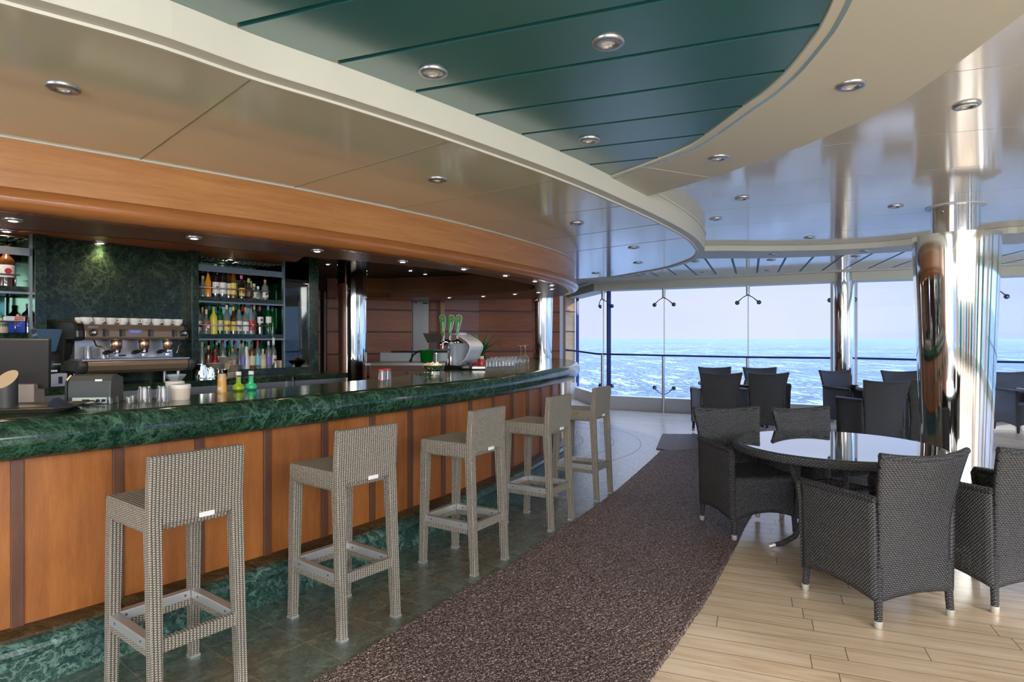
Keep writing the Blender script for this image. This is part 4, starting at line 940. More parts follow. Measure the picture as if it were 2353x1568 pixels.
# tumblers
def tumbler_proto(label, r=.034, h=.085, up=False):
    t = thing('glass_tumbler', label, 'glass')
    pr = [(r*.80, 0), (r*.84, h*.15), (r, h), (r*.93, h), (r*.76, .008), (0, .008)]
    if up: pr = [(q, h-z) for q, z in pr]
    bm = NB(); lathe(bm, pr, (0, 0, 0), 24, cap=False); mk('glass_wall', bm, M['clear'], t)
    bm = NB()
    for k in range(8):
        a = 2*math.pi*k/8; q0 = r*.86 if not up else r*1.005; q1 = r*1.005 if not up else r*.86
        tube(bm, [(q0*math.cos(a), q0*math.sin(a), .012), (q1*math.cos(a), q1*math.sin(a), h-.012)], .0022, 5)
    mk('glass_ribs', bm, M['clear'], t, smooth=True)['label'] = 'vertical moulded ribs'
    return t
g0 = tumbler_proto('empty glass tumbler on the drip tray, left one', up=True); g0.location = p+U*(-.255)-NW*(-.06)+Vector((0, 0, .173)); g0['group'] = 'tumblers on the drip tray'
dup(g0, p+U*(-.165)-NW*(-.07)+Vector((0, 0, .173)), 0, 'empty glass tumbler on the drip tray, right one', 'tumblers on the drip tray')
for x, y, lb in ((332, 921, 'upturned glass tumbler on the counter, beside the receipt printer'), (375, 919, 'upturned glass tumbler on the counter, touching the white tubs')):
    dup(g0, at(x, y+4, TOPZ), 0, lb, 'upturned tumblers on the counter', scale=.95)

# ---------------------------------------------------------------- grinder, bags and back bar odds
def block(name, lab, cat, px, py, z, w_, d_, h_, m, rz=ANG, parts=None, bev=.004):
    t = thing(name, lab, cat, at(px, py, z) if z is not None else None, rz); return t
gp = bw(-.045, -.28, 1.141); t = thing('coffee_grinder', 'black coffee grinder with square hopper between the pier and the espresso machine', 'coffee grinder', gp, ANG)
bm = NB(); box(bm, (0, 0, .045), (.17, .20, .09)); mk('base', bm, M['steel'], t, bevel=.006)
bm = NB(); lathe(bm, [(.070, .09), (.072, .10), (.072, .215), (.066, .225)], (0, 0, 0), 28); b_ = mk('grinder_body', bm, M['black'], t)
bm = NB(); lathe(bm, [(.0735, .125), (.0735, .165)], (0, 0, 0), 28, cap=False); mk('window_band', bm, sm('smoky', (.03, .05, .06), .08), b_)
text('SANREMO', .013, M['white_cer'], b_, (.035, -.066, .145), (R(90), 0, R(28)))
bm = NB(); hexa(bm, [(-.04,-.04,.225),(.04,-.04,.225),(.04,.04,.225),(-.04,.04,.225)], [(-.07,-.06,.37),(.07,-.06,.37),(.07,.06,.37),(-.07,.06,.37)]); mk('hopper', bm, sm('hopper_blue', (.05, .10, .16), .1), t, bevel=.004)
bm = NB(); box(bm, (0, -.085, .105), (.05, .06, .012)); mk('fork', bm, M['chrome'], t)
for x in (-.045, .045): bm = NB(); box(bm, (x, -.1005, .045), (.022, .004, .045)); mk('switch', bm, M['black'], t)
# milk jugs
def jug(lab, r, h):
    t = thing('milk_jug', lab, 'milk jug', group='steel milk jugs')
    bm = NB(); lathe(bm, [(r, 0), (r, h*.3), (r*.78, h*.85), (r*.80, h), (r*.76, h), (r*.74, h*.85), (0, h*.6)], (0, 0, 0), 28); mk('jug_body', bm, M['chrome'], t)
    bm = NB(); tube(bm, [(r*.8, 0, h*.9), (r*1.5, 0, h*.85), (r*1.55, 0, h*.4), (r*.98, 0, h*.25)], .005, 8); mk('handle', bm, M['chrome'], t); return t
o = jug('larger steel milk jug at the right end of the espresso machine', .045, .115); o.location = bw(upx(463, .30), -.30, 1.14); o.rotation_euler.z = 1.2
o = jug('smaller steel milk jug next to the saucer stacks', .036, .088); o.location = bw(upx(484, .30), -.30, 1.14); o.rotation_euler.z = .3
# saucers
s0 = None
for px, off, n_, r_, lab in ((495, .16, 14, .068, 'cream saucer in the wide stack behind the smaller milk jug'), (519, .05, 13, .055, 'cream saucer in the tall rear stack near the bottle ledge'), (532, .20, 12, .055, 'cream saucer in the right-hand stack by the orange bottle'), (527, .33, 5, .050, 'cream saucer in the lowest stack at the front')):
    for k in range(n_ if px != 519 else 19):
        pos = bw(upx(px, off), -off, 1.14+k*.0082); base_ = lab; lb2 = lab.replace('saucer in', 'saucer, '+ORD[k]+' from the bottom in')
        if s0 is None:
            s0 = thing('saucer', lb2, 'saucer', pos, 0); bm = NB(); lathe(bm, [(.030, 0), (.034, .001), (.068, .011), (.067, .0125), (.033, .004), (0, .004)], (0, 0, 0), 32); mk('saucer_dish', bm, M['cream_pl'], s0); s0['group'] = lab.replace('cream saucer', 'saucers')
        else: dup(s0, pos, 0, lb2, lab.replace('cream saucer', 'saucers'), scale=(r_/.068, r_/.068, .75))
# angular bowl
t = thing('bowl', 'small grey-blue angular bowl under the right end of the espresso machine', 'bowl', bw(upx(403, .38), -.38, 1.14), .3)
bm = NB(); lathe(bm, [(.035, 0), (.068, .040), (.070, .052), (.064, .052), (.032, .006), (0, .006)], (0, 0, 0), 6); mk('bowl_body', bm, sm('bowl_grey', (.36, .42, .44), .4), t, smooth=False)

# ---------------------------------------------------------------- bottles
def gl(n, c, tint=None):
    if n in M: return M[n]
    m = mat(n, c, .06, spec=.9); 
    if tint:
        g = NG(m); tr = g.n('ShaderNodeBsdfTransparent'); tr.inputs[0].default_value = (*tint, 1); ms = g.n('ShaderNodeMixShader'); ms.inputs[0].default_value = .6
        g.l(g.b.outputs[0], ms.inputs[1]); g.l(tr.outputs[0], ms.inputs[2]); g.l(ms.outputs[0], g.t.nodes['Material Output'].inputs[0])
    M[n] = m; return m
GM = {'clear': gl('glass_clear', (.30, .34, .32), (.8, .85, .83)), 'dark': gl('glass_dark', (.012, .008, .008)), 'green': gl('glass_green', (.02, .16, .03), (.3, .7, .3)), 'amber': gl('glass_amber', (.30, .12, .02), (.8, .5, .2)), 'brown': gl('glass_brown', (.06, .022, .01)), 'yellow': sm('yellow_opaque', (.62, .52, .04), .3), 'white': sm('white_opaque', (.72, .70, .66), .3), 'red': gl('glass_red', (.25, .01, .02)), 'cream': sm('cream_opaque', (.55, .42, .30), .5), 'orange': gl('glass_orange', (.75, .26, .02))}
CM = {k: sm('cap_'+k, v, .4) for k, v in dict(black=(.02, .02, .02), white=(.72, .70, .65), red=(.45, .02, .03), gold=(.45, .32, .12), cork=(.50, .36, .22), green=(.03, .16, .07), orange=(.65, .22, .06), blue=(.08, .2, .4), pink=(.55, .12, .22), cream=(.65, .55, .35), yellow=(.65, .5, .08), violet=(.17, .15, .42), peach=(.75, .42, .3), sky=(.2, .5, .65), maroon=(.20, .03, .02)).items()}
def bottle(loc, h, body, cap, lab_c, shape, label, grp, r=.036, oval=False, lh=(.18, .5), mark=None, name='liquor_bottle', cat='bottle', face=None):
    t = thing(name, label, cat, loc, ANG if face is None else face, grp)
    P_ = {'std': [(1, 0), (1, .60), (.88, .67), (.42, .76), (.34, .80), (.34, .90)], 'tall': [(.85, 0), (.85, .55), (.62, .66), (.38, .78), (.32, .90)], 'cone': [(1, 0), (1.02, .10), (.80, .45), (.42, .78), (.38, .88)], 'squat': [(1.15, 0), (1.2, .10), (1.15, .42), (.9, .52), (.36, .62), (.34, .86)], 'square': [(1.05, 0), (1.08, .03), (1.08, .64), (.9, .69), (.40, .73), (.38, .88)], 'round': [(.7, 0), (1.25, .16), (1.35, .30), (1.15, .46), (.45, .60), (.36, .84)]}[shape]
    bm = NB(); lathe(bm, [(r*a, h*b) for a, b in P_], (0, 0, 0), 18); mk('glass_body', bm, GM[body], t)
    tr = P_[-1]; bm = NB(); lathe(bm, [(r*tr[0]*1.08, h*(tr[1]-.05)), (r*tr[0]*1.12, h*.985), (r*tr[0]*.9, h)], (0, 0, 0), 14); mk('cap', bm, CM[cap], t)
    if lab_c:
        rm = r*1.03*(1.12 if shape == 'squat' else 1.08 if shape == 'square' else .86 if shape == 'tall' else 1.30 if shape == 'round' else 1)
        bm = NB(); n_ = 10; a_ = 1.25; rows = []
        for z in (lh[0]*h, lh[1]*h): rows.append([bm.verts.new((rm*math.sin(-a_+2*a_*k/n_), -rm*math.cos(-a_+2*a_*k/n_), z)) for k in range(n_+1)])
        for k in range(n_): bm.faces.new((rows[0][k], rows[0][k+1], rows[1][k+1], rows[1][k])).smooth = True
        lb = mk('paper_label', bm, CM[lab_c], t, recalc=False)
        if mark:
            bm = NB(); Mx = Matrix.Rotation(R(90), 3, 'X'); lathe(bm, [(0, 0), (r*.42, 0), (r*.42, .0015), (0, .0015)], (0, -rm-.0002, (lh[0]+lh[1])/2*h), 14, 0, Mx); mk('emblem', bm, CM[mark], lb)
    return t
rowA = [(449,622,'dark','white','maroon','std','dark liquor bottle with pale neck foil, first on the top shelf beside the pier'),(466,634,'clear','gold',None,'cone','cut crystal decanter with gold stopper on the top shelf'),(478,621,'orange','black',None,'tall','slender glowing orange bottle on the top shelf'),(495,607,'dark','white','white','square','dark square bottle with white label on the top shelf, left of its twin'),(511,609,'dark','white','white','square','dark square bottle with white label on the top shelf, right of its twin'),(525,612,'brown','black','cream','std','brown bottle with low cream label on the top shelf'),(536,610,'amber','black','yellow','tall','amber bottle with small yellow label on the top shelf'),(555,633,'dark','pink','yellow','std','black bottle with tall pink patterned stopper and yellow label'),(572,640,'brown','gold','black','round','round brown cognac bottle with black medallion'),(584,652,'clear','cork','cream','round','small round clear bottle with pale cork on the top shelf'),(593,662,'clear','white',None,'squat','low clear flask on the top shelf'),(609,643,'clear','orange','white','std','clear bottle with orange capsule, last on the top shelf')]
rowB = [(447,703,'clear','gold','orange','std','clear bottle with orange shield label at the left end of the middle shelf',.07),(456,702,'clear','black','white','std','clear bottle with dark cap and speckled label on the middle shelf',.16),(465,706,'clear','gold','cream','tall','gold capped slim bottle behind others on the middle shelf',.20),(474,711,'clear','peach','red','squat','squat bottle with round pink and red label on the middle shelf',.08),(481,702,'green','green','white','std','green capped bottle in the rear of the middle shelf',.20),(491,705,'yellow','gold',None,'std','all-yellow opaque bottle on the middle shelf',.07),(505,699,'green','black','cream','std','dark green bottle with cream label beside the all-yellow bottle',.12),(521,701,'clear','cream','yellow','std','clear bottle with big yellow label and cream cap',.08),(536,705,'brown','yellow','yellow','tall','brown bottle with yellow neck and label on the middle shelf',.08),(542,702,'green','green',None,'tall','bright green bottle peeping from the rear of the middle shelf',.20),(549,702,'clear','black','white','std','clear bottle with black cap at the middle of the middle shelf',.10),(557,704,'dark','red',None,'std','dark bottle with red capsule in the rear of the middle shelf',.21),(564,706,'clear','orange','white','std','clear bottle with white label and orange capsule',.07),(577,699,'clear','black','red','std','bottle with large bright red label on the middle shelf',.08),(584,701,'clear','cream','orange','std','bottle with round orange label behind the red-labelled one',.17),(597,704,'dark','red','white','std','black vermouth bottle with white oval label and red capsule',.08),(616,703,'green','blue','white','std','pale green vermouth bottle with white oval label and blue cap',.08),(626,706,'green','green',None,'std','green bottle last on the middle shelf',.18)]
rowC = [(447,789,'clear','red','peach','tall','slim clear bottle with red neck, first on the bottom ledge',.06),(452,784,'green','black',None,'tall','thin green bottle at the left of the bottom ledge',.20),(464,786,'clear','gold',None,'cone','conical clear bottle with gold cap on the bottom ledge',.10),(472,790,'clear','black','cream','std','clear bottle with cream label on the bottom ledge',.18),(479,794,'brown','gold','maroon','std','brown bottle with maroon oval label and gold neck',.07),(494,802,'red','red','red','tall','deep red small bottle with a slanting red band',.08),(498,783,'green','cork','white','tall','green bottle with pale cork in the rear of the bottom ledge',.21),(512,782,'clear','red','white','std','clear bottle with dark red cap in the rear of the bottom ledge',.21),(527,778,'green','red',None,'tall','green bottle with red top rising behind the saucers',.22),(534,801,'clear','orange','peach','std','short bottle with copper neck and peach label',.08),(541,784,'clear','red','white','tall','clear slim bottle with red capsule in the middle of the bottom ledge',.21),(551,792,'clear','cork',None,'tall','tall ribbed clear bottle with cork, left of the pair',.10),(558,789,'clear','gold','violet','tall','tall ribbed clear bottle, right of the pair, with a dark stripe',.07),(566,786,'white','black',None,'cone','all-white bottle with black cap and a small yellow fruit mark',.07),(579,784,'amber','black','cream','std','golden amber bottle with round dark emblem',.07),(592,783,'clear','red','sky','std','clear bottle with sky blue and yellow label and red cap',.08),(601,775,'green','red',None,'tall','bright green bottle with red foil behind the paper-wrapped one',.22),(604,802,'cream','cream','cream','std','squat bottle wrapped in cream paper on the bottom ledge',.07),(617,784,'clear','white','violet','std','clear bottle with violet label and white cap, last but one',.08),(628,784,'clear','white','white','std','clear bottle with white cap, last on the bottom ledge',.12)]
for rows, z, grp in ((rowA, 1.795, 'bottles on the top shelf'), (rowB, 1.487, 'bottles on the middle shelf'), (rowC, 1.188, 'bottles on the bottom ledge')):
    for i, e_ in enumerate(rows):
        px, ty, body, cap, lb, sh, text_ = e_[:7]; w_ = e_[7] if len(e_) > 7 else (.10 if i % 2 == 0 else .12)
        u = upx(px, -w_); pos = bw(u, w_, z); top = EYE-(ty-HY)/FPX*pos.y; h = max(.12, top-z)
        if rows is rowA: h = min(h, .32)
        wid = .029 if rows is not rowC else .028
        mk_ = {'orange': 'black', 'yellow': 'red', 'red': 'white', 'white': 'maroon', 'maroon': 'gold', 'black': 'white'}.get(lb) if i % 2 else None
        bottle(pos, h, body, cap, lb, sh, text_, grp, r=wid, mark=mk_, lh=(.40, .62) if 'oval' in text_ and rows is rowB else (.12, .46))
t = thing('box', 'small yellow card box at the right end of the bottom ledge', 'box', bw(upx(646, -.06), .06, 1.188), ANG); bm = NB(); box(bm, (0, 0, .032), (.055, .05, .064)); mk('carton', bm, sm('yellow_card', (.60, .50, .25), .6), t)
for k, (x, w_) in enumerate(((633, .05), (638, .10))): dup(g0, bw(upx(x, -w_), w_, 1.188), 0, 'small tumbler beside the yellow card box, '+('front' if k == 0 else 'rear')+' one', 'small tumblers on the ledge', scale=.62)
t = thing('price_tag', 'white paper tag hanging from the end of the middle shelf rail', 'tag', bw(1.72, .01, 1.40), ANG); bm = NB(); box(bm, (0, 0, .03), (.022, .003, .055)); mk('card', bm, M['paper'], t); bm = NB(); tube(bm, [(0, 0, .055), (-.012, .01, .10), (-.02, .02, .16)], .0012, 5); mk('string', bm, M['paper'], t)
# left niche
bottle(bw(upx(14, -.10), .10, 1.795), .27, 'brown', 'red', 'white', 'std', 'brown whisky bottle with white label alone on the left upper shelf', 'bottles in the left niche', r=.046, mark='red', lh=(.22, .52))
bottle(bw(upx(65, -.12), .12, 1.487), .20, 'dark', 'black', None, 'std', 'dark bottle at the end of the left middle shelf', 'bottles in the left niche', r=.038)
bottle(bw(upx(2, -.06), .06, 1.487), .12, 'cream', 'green', 'green', 'squat', 'cream tin with green base at the left edge of the shelf', 'bottles in the left niche', r=.034)
t = thing('oil_can', 'white and blue square oil can lettered in a red box on the left shelf', 'can', bw(upx(33, -.10), .10, 1.487), ANG)
bm = NB(); box(bm, (0, 0, .040), (.105, .065, .080)); cb_ = mk('can_body', bm, sm('can_blue', (.01, .05, .45), .25), t, bevel=.004)
bm = NB(); box(bm, (0, 0, .096), (.105, .065, .032)); tp = mk('can_top', bm, M['white_cer'], t, bevel=.004)
bm = NB(); lathe(bm, [(.011, .112), (.011, .126)], (.02, 0, 0), 12); mk('spout', bm, CM['gold'], t)
bm = NB(); box(bm, (.018, -.0330, .096), (.052, .003, .022)); rb2 = mk('red_box', bm, M['red'], t); text('ENGINE', .0155, M['white_cer'], rb2, (.018, -.0350, .096), (R(90), 0, 0))
text('Pure Organic', .009, M['white_cer'], cb_, (.012, -.0330, .068), (R(90), 0, 0)); text('( 01 )', .014, M['white_cer'], cb_, (.012, -.0330, .05), (R(90), 0, 0))
t = thing('paper_cup', 'cream paper cup holding a folded slip behind the till screen', 'cup', bw(upx(33, .12), -.12, 1.14), 0)
bm = NB(); lathe(bm, [(.030, 0), (.034, .26), (.031, .26), (.028, .02), (0, .02)], (0, 0, 0), 20); mk('cup_wall', bm, M['cream_pl'], t); bm = NB(); hexa(bm, [(-.012,-.002,.24),(.018,-.002,.24),(.018,.002,.24),(-.012,.002,.24)], [(-.006,-.002,.305),(.006,-.002,.295),(.006,.002,.295),(-.006,.002,.305)]); mk('paper_slip', bm, M['paper'], t)

# ---------------------------------------------------------------- things on the front counter, left end
tray_p = at(70, 946, TOPZ); dirc = Vector((.60, .80, 0)); ca = math.atan2(.80, .60)
def rrect(w_, d_, r, n=5):
    out = []
    for cx_, cy_, a_ in ((w_/2-r, d_/2-r, 0), (-w_/2+r, d_/2-r, 90), (-w_/2+r, -d_/2+r, 180), (w_/2-r, -d_/2+r, 270)):
        for k in range(n+1): a = R(a_+90*k/n); out.append((cx_+r*math.cos(a), cy_+r*math.sin(a)))
    return out
def loft(bm, loops, mi=0, cap0=True, cap1=True):
    rs_ = [[bm.verts.new(v) for v in lp] for lp in loops]
    for a, b in zip(rs_, rs_[1:]):
        for i in range(len(a)): f = bm.faces.new((a[i], a[(i+1) % len(a)], b[(i+1) % len(b)], b[i])); f.material_index = mi; f.smooth = True
    if cap0: bm.faces.new(rs_[0][::-1])
    if cap1: bm.faces.new(rs_[-1])
A_ = at(165, 942, TOPZ); t = thing('serving_tray', 'dark brown rectangular serving tray at the left end of the counter', 'tray', (A_.x-.30*math.cos(R(20))+.02, A_.y-.30*math.sin(R(20))+.03, TOPZ), R(20))
bm = NB(); L0 = rrect(.52, .26, .05); L1 = rrect(.60, .34, .07)
loft(bm, [[(x, y, .001) for x, y in L0], [(x, y, .022) for x, y in L1], [(x*.985, y*.975, .024) for x, y in L1], [(x*.97, y*.96, .006) for x, y in L0]]); mk('tray_body', bm, sm('tray_brown', (.085, .070, .055), .35), t)
q = at(14, 936, TOPZ+.006); t = thing('table_bin', 'black cylinder with slanted tan top standing on the serving tray', 'bin', (q.x, q.y, TOPZ+.006), 0)
bm = NB(); N_ = 32; r_ = .045; top_ = []; bot_ = []
for k in range(N_):
    a = 2*math.pi*k/N_; x, y = r_*math.cos(a), r_*math.sin(a); bot_.append(bm.verts.new((x, y, 0))); top_.append(bm.verts.new((x, y, .13+.9*(y)*1.0)))
for k in range(N_): f = bm.faces.new((bot_[k], bot_[(k+1) % N_], top_[(k+1) % N_], top_[k])); f.smooth = True
bm.faces.new(bot_[::-1]); fc_ = bm.faces.new(top_); fc_.material_index = 1; mk('bin_body', bm, [M['charcoal'], M['wood_lt']], t)
q = at(56, 930, TOPZ); t = thing('till_screen', 'black till monitor seen from behind on a pale stand, left end of the counter', 'monitor', (q.x-.04, q.y+.05, TOPZ), R(8))
bm = NB(); box(bm, (.02, 0, .05), (.10, .09, .10)); mk('stand', bm, sm('stand_beige', (.30, .24, .20), .4), t, bevel=.004)
bm = NB(); hexa(bm, [(-.20,-.012,.075),(.118,-.012,.075),(.118,.012,.075),(-.20,.012,.075)], [(-.20,-.060,.320),(.145,-.060,.320),(.145,-.034,.325),(-.20,-.034,.325)]); mk('screen_back', bm, sm('till_black', (.03, .027, .025), .4), t, bevel=.004)
q = at(205, 928, TOPZ); t = thing('receipt_printer', 'dark grey receipt printer with white port panel on the counter', 'printer', (q.x, q.y+.05, TOPZ), R(10))
bm = NB(); prism_x(bm, [(-.075,.035),(-.075,.085),(-.068,.115),(-.045,.138),(.0,.145),(.07,.125),(.075,.0),(-.068,.0)], -.095, .10); mk('printer_body', bm, sm('printer_grey', (.055, .062, .058), .35), t, bevel=.004)
bm = NB(); prism_x(bm, [(-.078,.0),(-.078,.09),(-.07,.118),(-.03,.142),(.07,.12),(.075,.0)], -.105, -.095); mk('side_panel', bm, M['black'], t)
bm = NB(); box(bm, (.005, -.0735, .018), (.155, .010, .030)); pp = mk('port_panel', bm, sm('port_pale', (.45, .52, .46), .4), t)
for x, w_ in ((-.01, .03), (.045, .015), (.07, .016)): bm = NB(); box(bm, (x, -.080, .018), (w_, .010, .012)); mk('port', bm, M['black'], pp)
bm = NB(); box(bm, (.045, -.0725, .118), (.032, .006, .010), 0); mk('sticker', bm, M['white_cer'], t)
bm = NB(); tube(bm, [(.0, -.088, .018), (.03, -.10, .020), (.055, -.105, .010), (.02, -.115, .004), (-.06, -.11, .004), (-.15, -.09, .004)], .003, 6); mk('cable', bm, M['black'], t)
bm = NB(); tube(bm, [(.07, -.088, .018), (.075, -.11, .012), (.04, -.125, .004), (-.05, -.13, .004), (-.14, -.10, .006), (-.17, -.03, .006)], .003, 6); mk('cable', bm, M['black'], t)
t = thing('folded_cloth', 'dark navy folded cloth lying between the tray and the printer', 'cloth', at(140, 938, TOPZ), R(-20)); bm = NB(); hexa(bm, [(-.06,-.03,0),(.09,-.035,0),(.09,.035,0),(-.05,.03,0)], [(-.045,-.01,.045),(.06,-.03,.008),(.07,.02,.008),(-.035,.012,.05)]); mk('cloth', bm, sm('navy_cloth', (.01, .015, .04), .8), t, bevel=.01)
for k, (x, y) in enumerate(((240, 926), (252, 928), (266, 925), (305, 924), (296, 928))): dup(g0, at(x, y, TOPZ), 0, 'tiny shot glass right of the receipt printer, '+ORD[(0, 1, 2, 4, 3)[k]]+' from the left', 'shot glasses right of the printer', scale=.40)
def tub(px, py, lab):
    t = thing('plastic_tub', lab, 'tub', at(px, py, TOPZ), 0, 'cream lidded tubs'); bm = NB(); lathe(bm, [(.044, 0), (.046, .01), (.048, .062)], (0, 0, 0), 32); mk('tub_body', bm, sm('tub', (.66, .55, .44), .4), t)
    bm = NB(); lathe(bm, [(.050, .060), (.050, .078), (.046, .081), (0, .081)], (0, 0, 0), 32); mk('lid', bm, M['white_cer'], t); return t
tub(415, 918, 'cream lidded plastic tub on the counter, the nearer one'); tub(402, 909, 'cream lidded plastic tub on the counter, the farther one')
q = at(510, 902, TOPZ); t = thing('juice_bottle', 'orange juice carafe with beige cap and white print on the counter', 'bottle', q, 0)
bm = NB(); lathe(bm, [(.027, 0), (.028, .01), (.024, .095)], (0, 0, 0), 28); b_ = mk('bottle_body', bm, sm('juice_orange', (.75, .38, .08), .2), t)
bm = NB(); lathe(bm, [(.0245, .095), (.023, .112), (.020, .112)], (0, 0, 0), 24); mk('cap', bm, CM['cork'], t)
bm = NB(); Mx = Matrix.Rotation(R(90), 3, 'X'); lathe(bm, [(0, 0), (.012, 0), (.012, .001), (0, .001)], (0, -.0270, .025), 18, 0, Mx); lathe(bm, [(0, 0), (.005, 0), (.005, .001), (0, .001)], (.003, -.0258, .075), 12, 0, Mx); mk('printed_mark', bm, M['white_cer'], b_)
bm = NB()
for k in range(6): box(bm, (.012+.006*k, .004*k-.01, .118+.008*k), (.003, .003, .05), .4*k)
t2 = thing('stir_sticks', 'brown wooden stir sticks leaning out behind the orange carafe', 'stir sticks', bw(upx(516, .34), -.34, 1.14), 0)
mk('loose', bm, M['wood_lt']).data.name = 'x'; bpy.data.objects.remove(bpy.data.objects['loose'])
bm = NB(); lathe(bm, [(.024, 0), (.028, .07), (.026, .07), (.02, .004), (0, .004)], (0, 0, 0), 18); mk('holder', bm, M['chrome'], t2)
for k in range(5): bm = NB(); tube(bm, [(-.01+.005*k, .0, .01), (.012+.009*k, .006*k-.01, .12+.006*k)], .0022, 5); mk('stick', bm, M['wood_lt'], t2)
def flask(px, py, lab, n_, c):
    t = thing('syrup_flask', lab, 'flask', at(px, py, TOPZ), 0, 'round syrup flasks')
    bm = NB(); lathe(bm, [(.018, 0), (.034, .010), (.037, .022), (.030, .036), (.015, .048), (.0145, .088)], (0, 0, 0), 28); mk('flask_body', bm, sm(n_, c, .15), t)
    bm = NB(); lathe(bm, [(.0148, .088), (.0150, .100)], (0, 0, 0), 20, cap=False); mk('glass_neck', bm, M['clear'], t)
    bm = NB(); lathe(bm, [(.0165, .098), (.0165, .118), (.014, .120), (0, .120)], (0, 0, 0), 20); mk('cap', bm, M['white_cer'], t)
flask(548, 899, 'round flask of yellow-green syrup with white cap', 'syrup_lime', (.28, .42, .02)); flask(577, 896.5, 'round flask of bright mint green syrup with white cap', 'syrup_mint', (.04, .50, .22))
# jars with red lid
for x, y, s_, lb in ((878, 874, .9, 'small glass jar of red syrup, left of the two jars'), (890, 872, .9, 'small empty ribbed glass jar with red lid')):
    t = dup(g0, at(x, y, TOPZ), 0, lb, 'small jars on the counter', scale=s_); t.name = 'glass_jar'; t['category'] = 'jar'
    if x == 878: bm = NB(); lathe(bm, [(.026, .004), (.028, .045)], (0, 0, 0), 18); mk('syrup', bm, GM['red'], t)
    bm = NB(); lathe(bm, [(.033, .084), (.033, .094), (0, .095)], (0, 0, 0), 18); mk('lid', bm, M['red'], t)
# footed bowl
q = at(997, 861, TOPZ); t = thing('footed_bowl', 'polished steel footed bowl filled with napkins and paper sachets', 'bowl', q, 0)
bm = NB(); lathe(bm, [(.052, 0), (.050, .008), (.046, .030), (.050, .034), (.080, .050), (.092, .072), (.095, .084), (.090, .084), (.075, .055), (0, .040)], (0, 0, 0), 40); mk('bowl_body', bm, M['chrome'], t)
for k, (x, y, a, c) in enumerate(((-.045, 0, .3, 'wood_lt'), (-.015, -.01, -.4, 'paper'), (.02, 0, .5, 'paper'), (.045, .01, -.2, 'cream_pl'), (-.065, .0, .9, 'wood_lt'), (0, .02, .1, 'cream_pl'))):
    bm = NB(); hexa(bm, [(-.03,-.02,0),(.03,-.02,0),(.03,.02,0),(-.03,.02,0)], [(-.022,-.016,.03+.01*(k % 3)),(.03,-.01,.012),(.022,.018,.02),(-.02,.01,.035)]); b_ = mk('paper_napkin', bm, M[c], t); b_.location = (x, y, .070); b_.rotation_euler = (a*.5, a*.3, a*3)
bm = NB(); tube(bm, [(.02, 0, .05), (.022, .0, .19)], .004, 8); lathe(bm, [(.004, .186), (.014, .188), (.014, .196), (0, .197)], (.022, 0, 0), 14); mk('muddler', bm, M['alu'], t)
t = thing('whisk', 'steel wire loops lying on the counter left of the footed bowl', 'whisk', at(966, 862, TOPZ), 0)
for k in range(2): bm = NB(); tube(bm, [(.04*math.cos(a)+.03*k, .02*math.sin(a), .012+.01*math.cos(a)*(1)) for a in np.linspace(0, 6.1, 14)], .003, 6); mk('wire_loop', bm, M['chrome'], t)

# ---------------------------------------------------------------- station behind the bar
st = thing('work_station', 'dark wooden cabinet with steel worktop behind the counter', 'cabinet', (-1.30, 8.05, 0), 0)
bm = NB(); box(bm, (0, 0, .56), (.92, .7, 1.12)); mk('cabinet_body', bm, M['wood_dark'], st); bm = NB(); box(bm, (0, -.02, 1.135), (.96, .74, .03)); mk('worktop', bm, M['steel_dk'], st)
bm = NB(); box(bm, (0, .35, 1.205), (.94, .02, .11)); mk('backsplash', bm, M['steel_dk'], st); 
for x in (-.23, .23): bm = NB(); box(bm, (x, -.357, .60), (.42, .014, .92)); mk('door', bm, M['wood_dark_h'], st, bevel=.004)
t = thing('marble_shelf', 'narrow dark marble shelf along the wood wall behind the station', 'shelf', (-1.12, 8.75, 0), 0); bm = NB(); box(bm, (0, 0, 1.25), (1.1, .25, .06)); mk('shelf_board', bm, M['marble_dk'], t); bm = NB(); box(bm, (0, .05, .61), (1.0, .1, 1.22)); mk('support', bm, M['wood_dark'], t)
q = Vector((-1.09, 8.70, 1.28)); t = thing('till_screen', 'small black till screen on a stand in front of the pale service panel', 'monitor', q, R(10))
bm = NB(); box(bm, (0, 0, .01), (.22, .2, .02)); mk('foot', bm, M['black'], t); bm = NB(); box(bm, (0, .02, .10), (.07, .05, .18)); mk('stand', bm, M['charcoal'], t)
bm = NB(); hexa(bm, [(-.09,-.06,.11),(.13,-.06,.13),(.13,-.03,.13),(-.09,-.03,.11)], [(-.15,.0,.245),(.10,.0,.245),(.10,.03,.245),(-.15,.03,.245)]); mk('screen', bm, M['charcoal'], t, bevel=.003)
q = Vector((-.80, 8.70, 1.28)); t = thing('card_terminal', 'grey rounded box printer right of the small till screen', 'printer', q, R(10)); bm = NB(); box(bm, (0, 0, .065), (.20, .16, .13)); mk('housing', bm, sm('lav_grey', (.22, .24, .32), .4), t, bevel=.02)
q = Vector((-1.07, 7.85, 1.15)); t = thing('ice_bucket', 'shiny green beer bucket on the station behind the footed bowl', 'bucket', q, 0)
bm = NB(); lathe(bm, [(.065, 0), (.075, .01), (.090, .15), (.092, .155), (.086, .155), (.07, .02), (0, .02)], (0, 0, 0), 30); mk('bucket_body', bm, sm('bucket_green', (.01, .28, .03), .15, .4), t)
t = thing('ladle', 'black plastic tongs leaning beside the green bucket', 'tongs', (-1.28, 7.80, 1.15), 0); bm = NB(); tube(bm, [(0, 0, .01), (.05, 0, .10), (.13, 0, .15)], [.012, .010, .008], 8); mk('arm', bm, M['black'], t)
bm = NB(); tube(bm, [(.02, .02, .01), (.03, .02, .12), (.02, .02, .20)], [.010, .008, .006], 8); mk('arm', bm, M['black'], t)

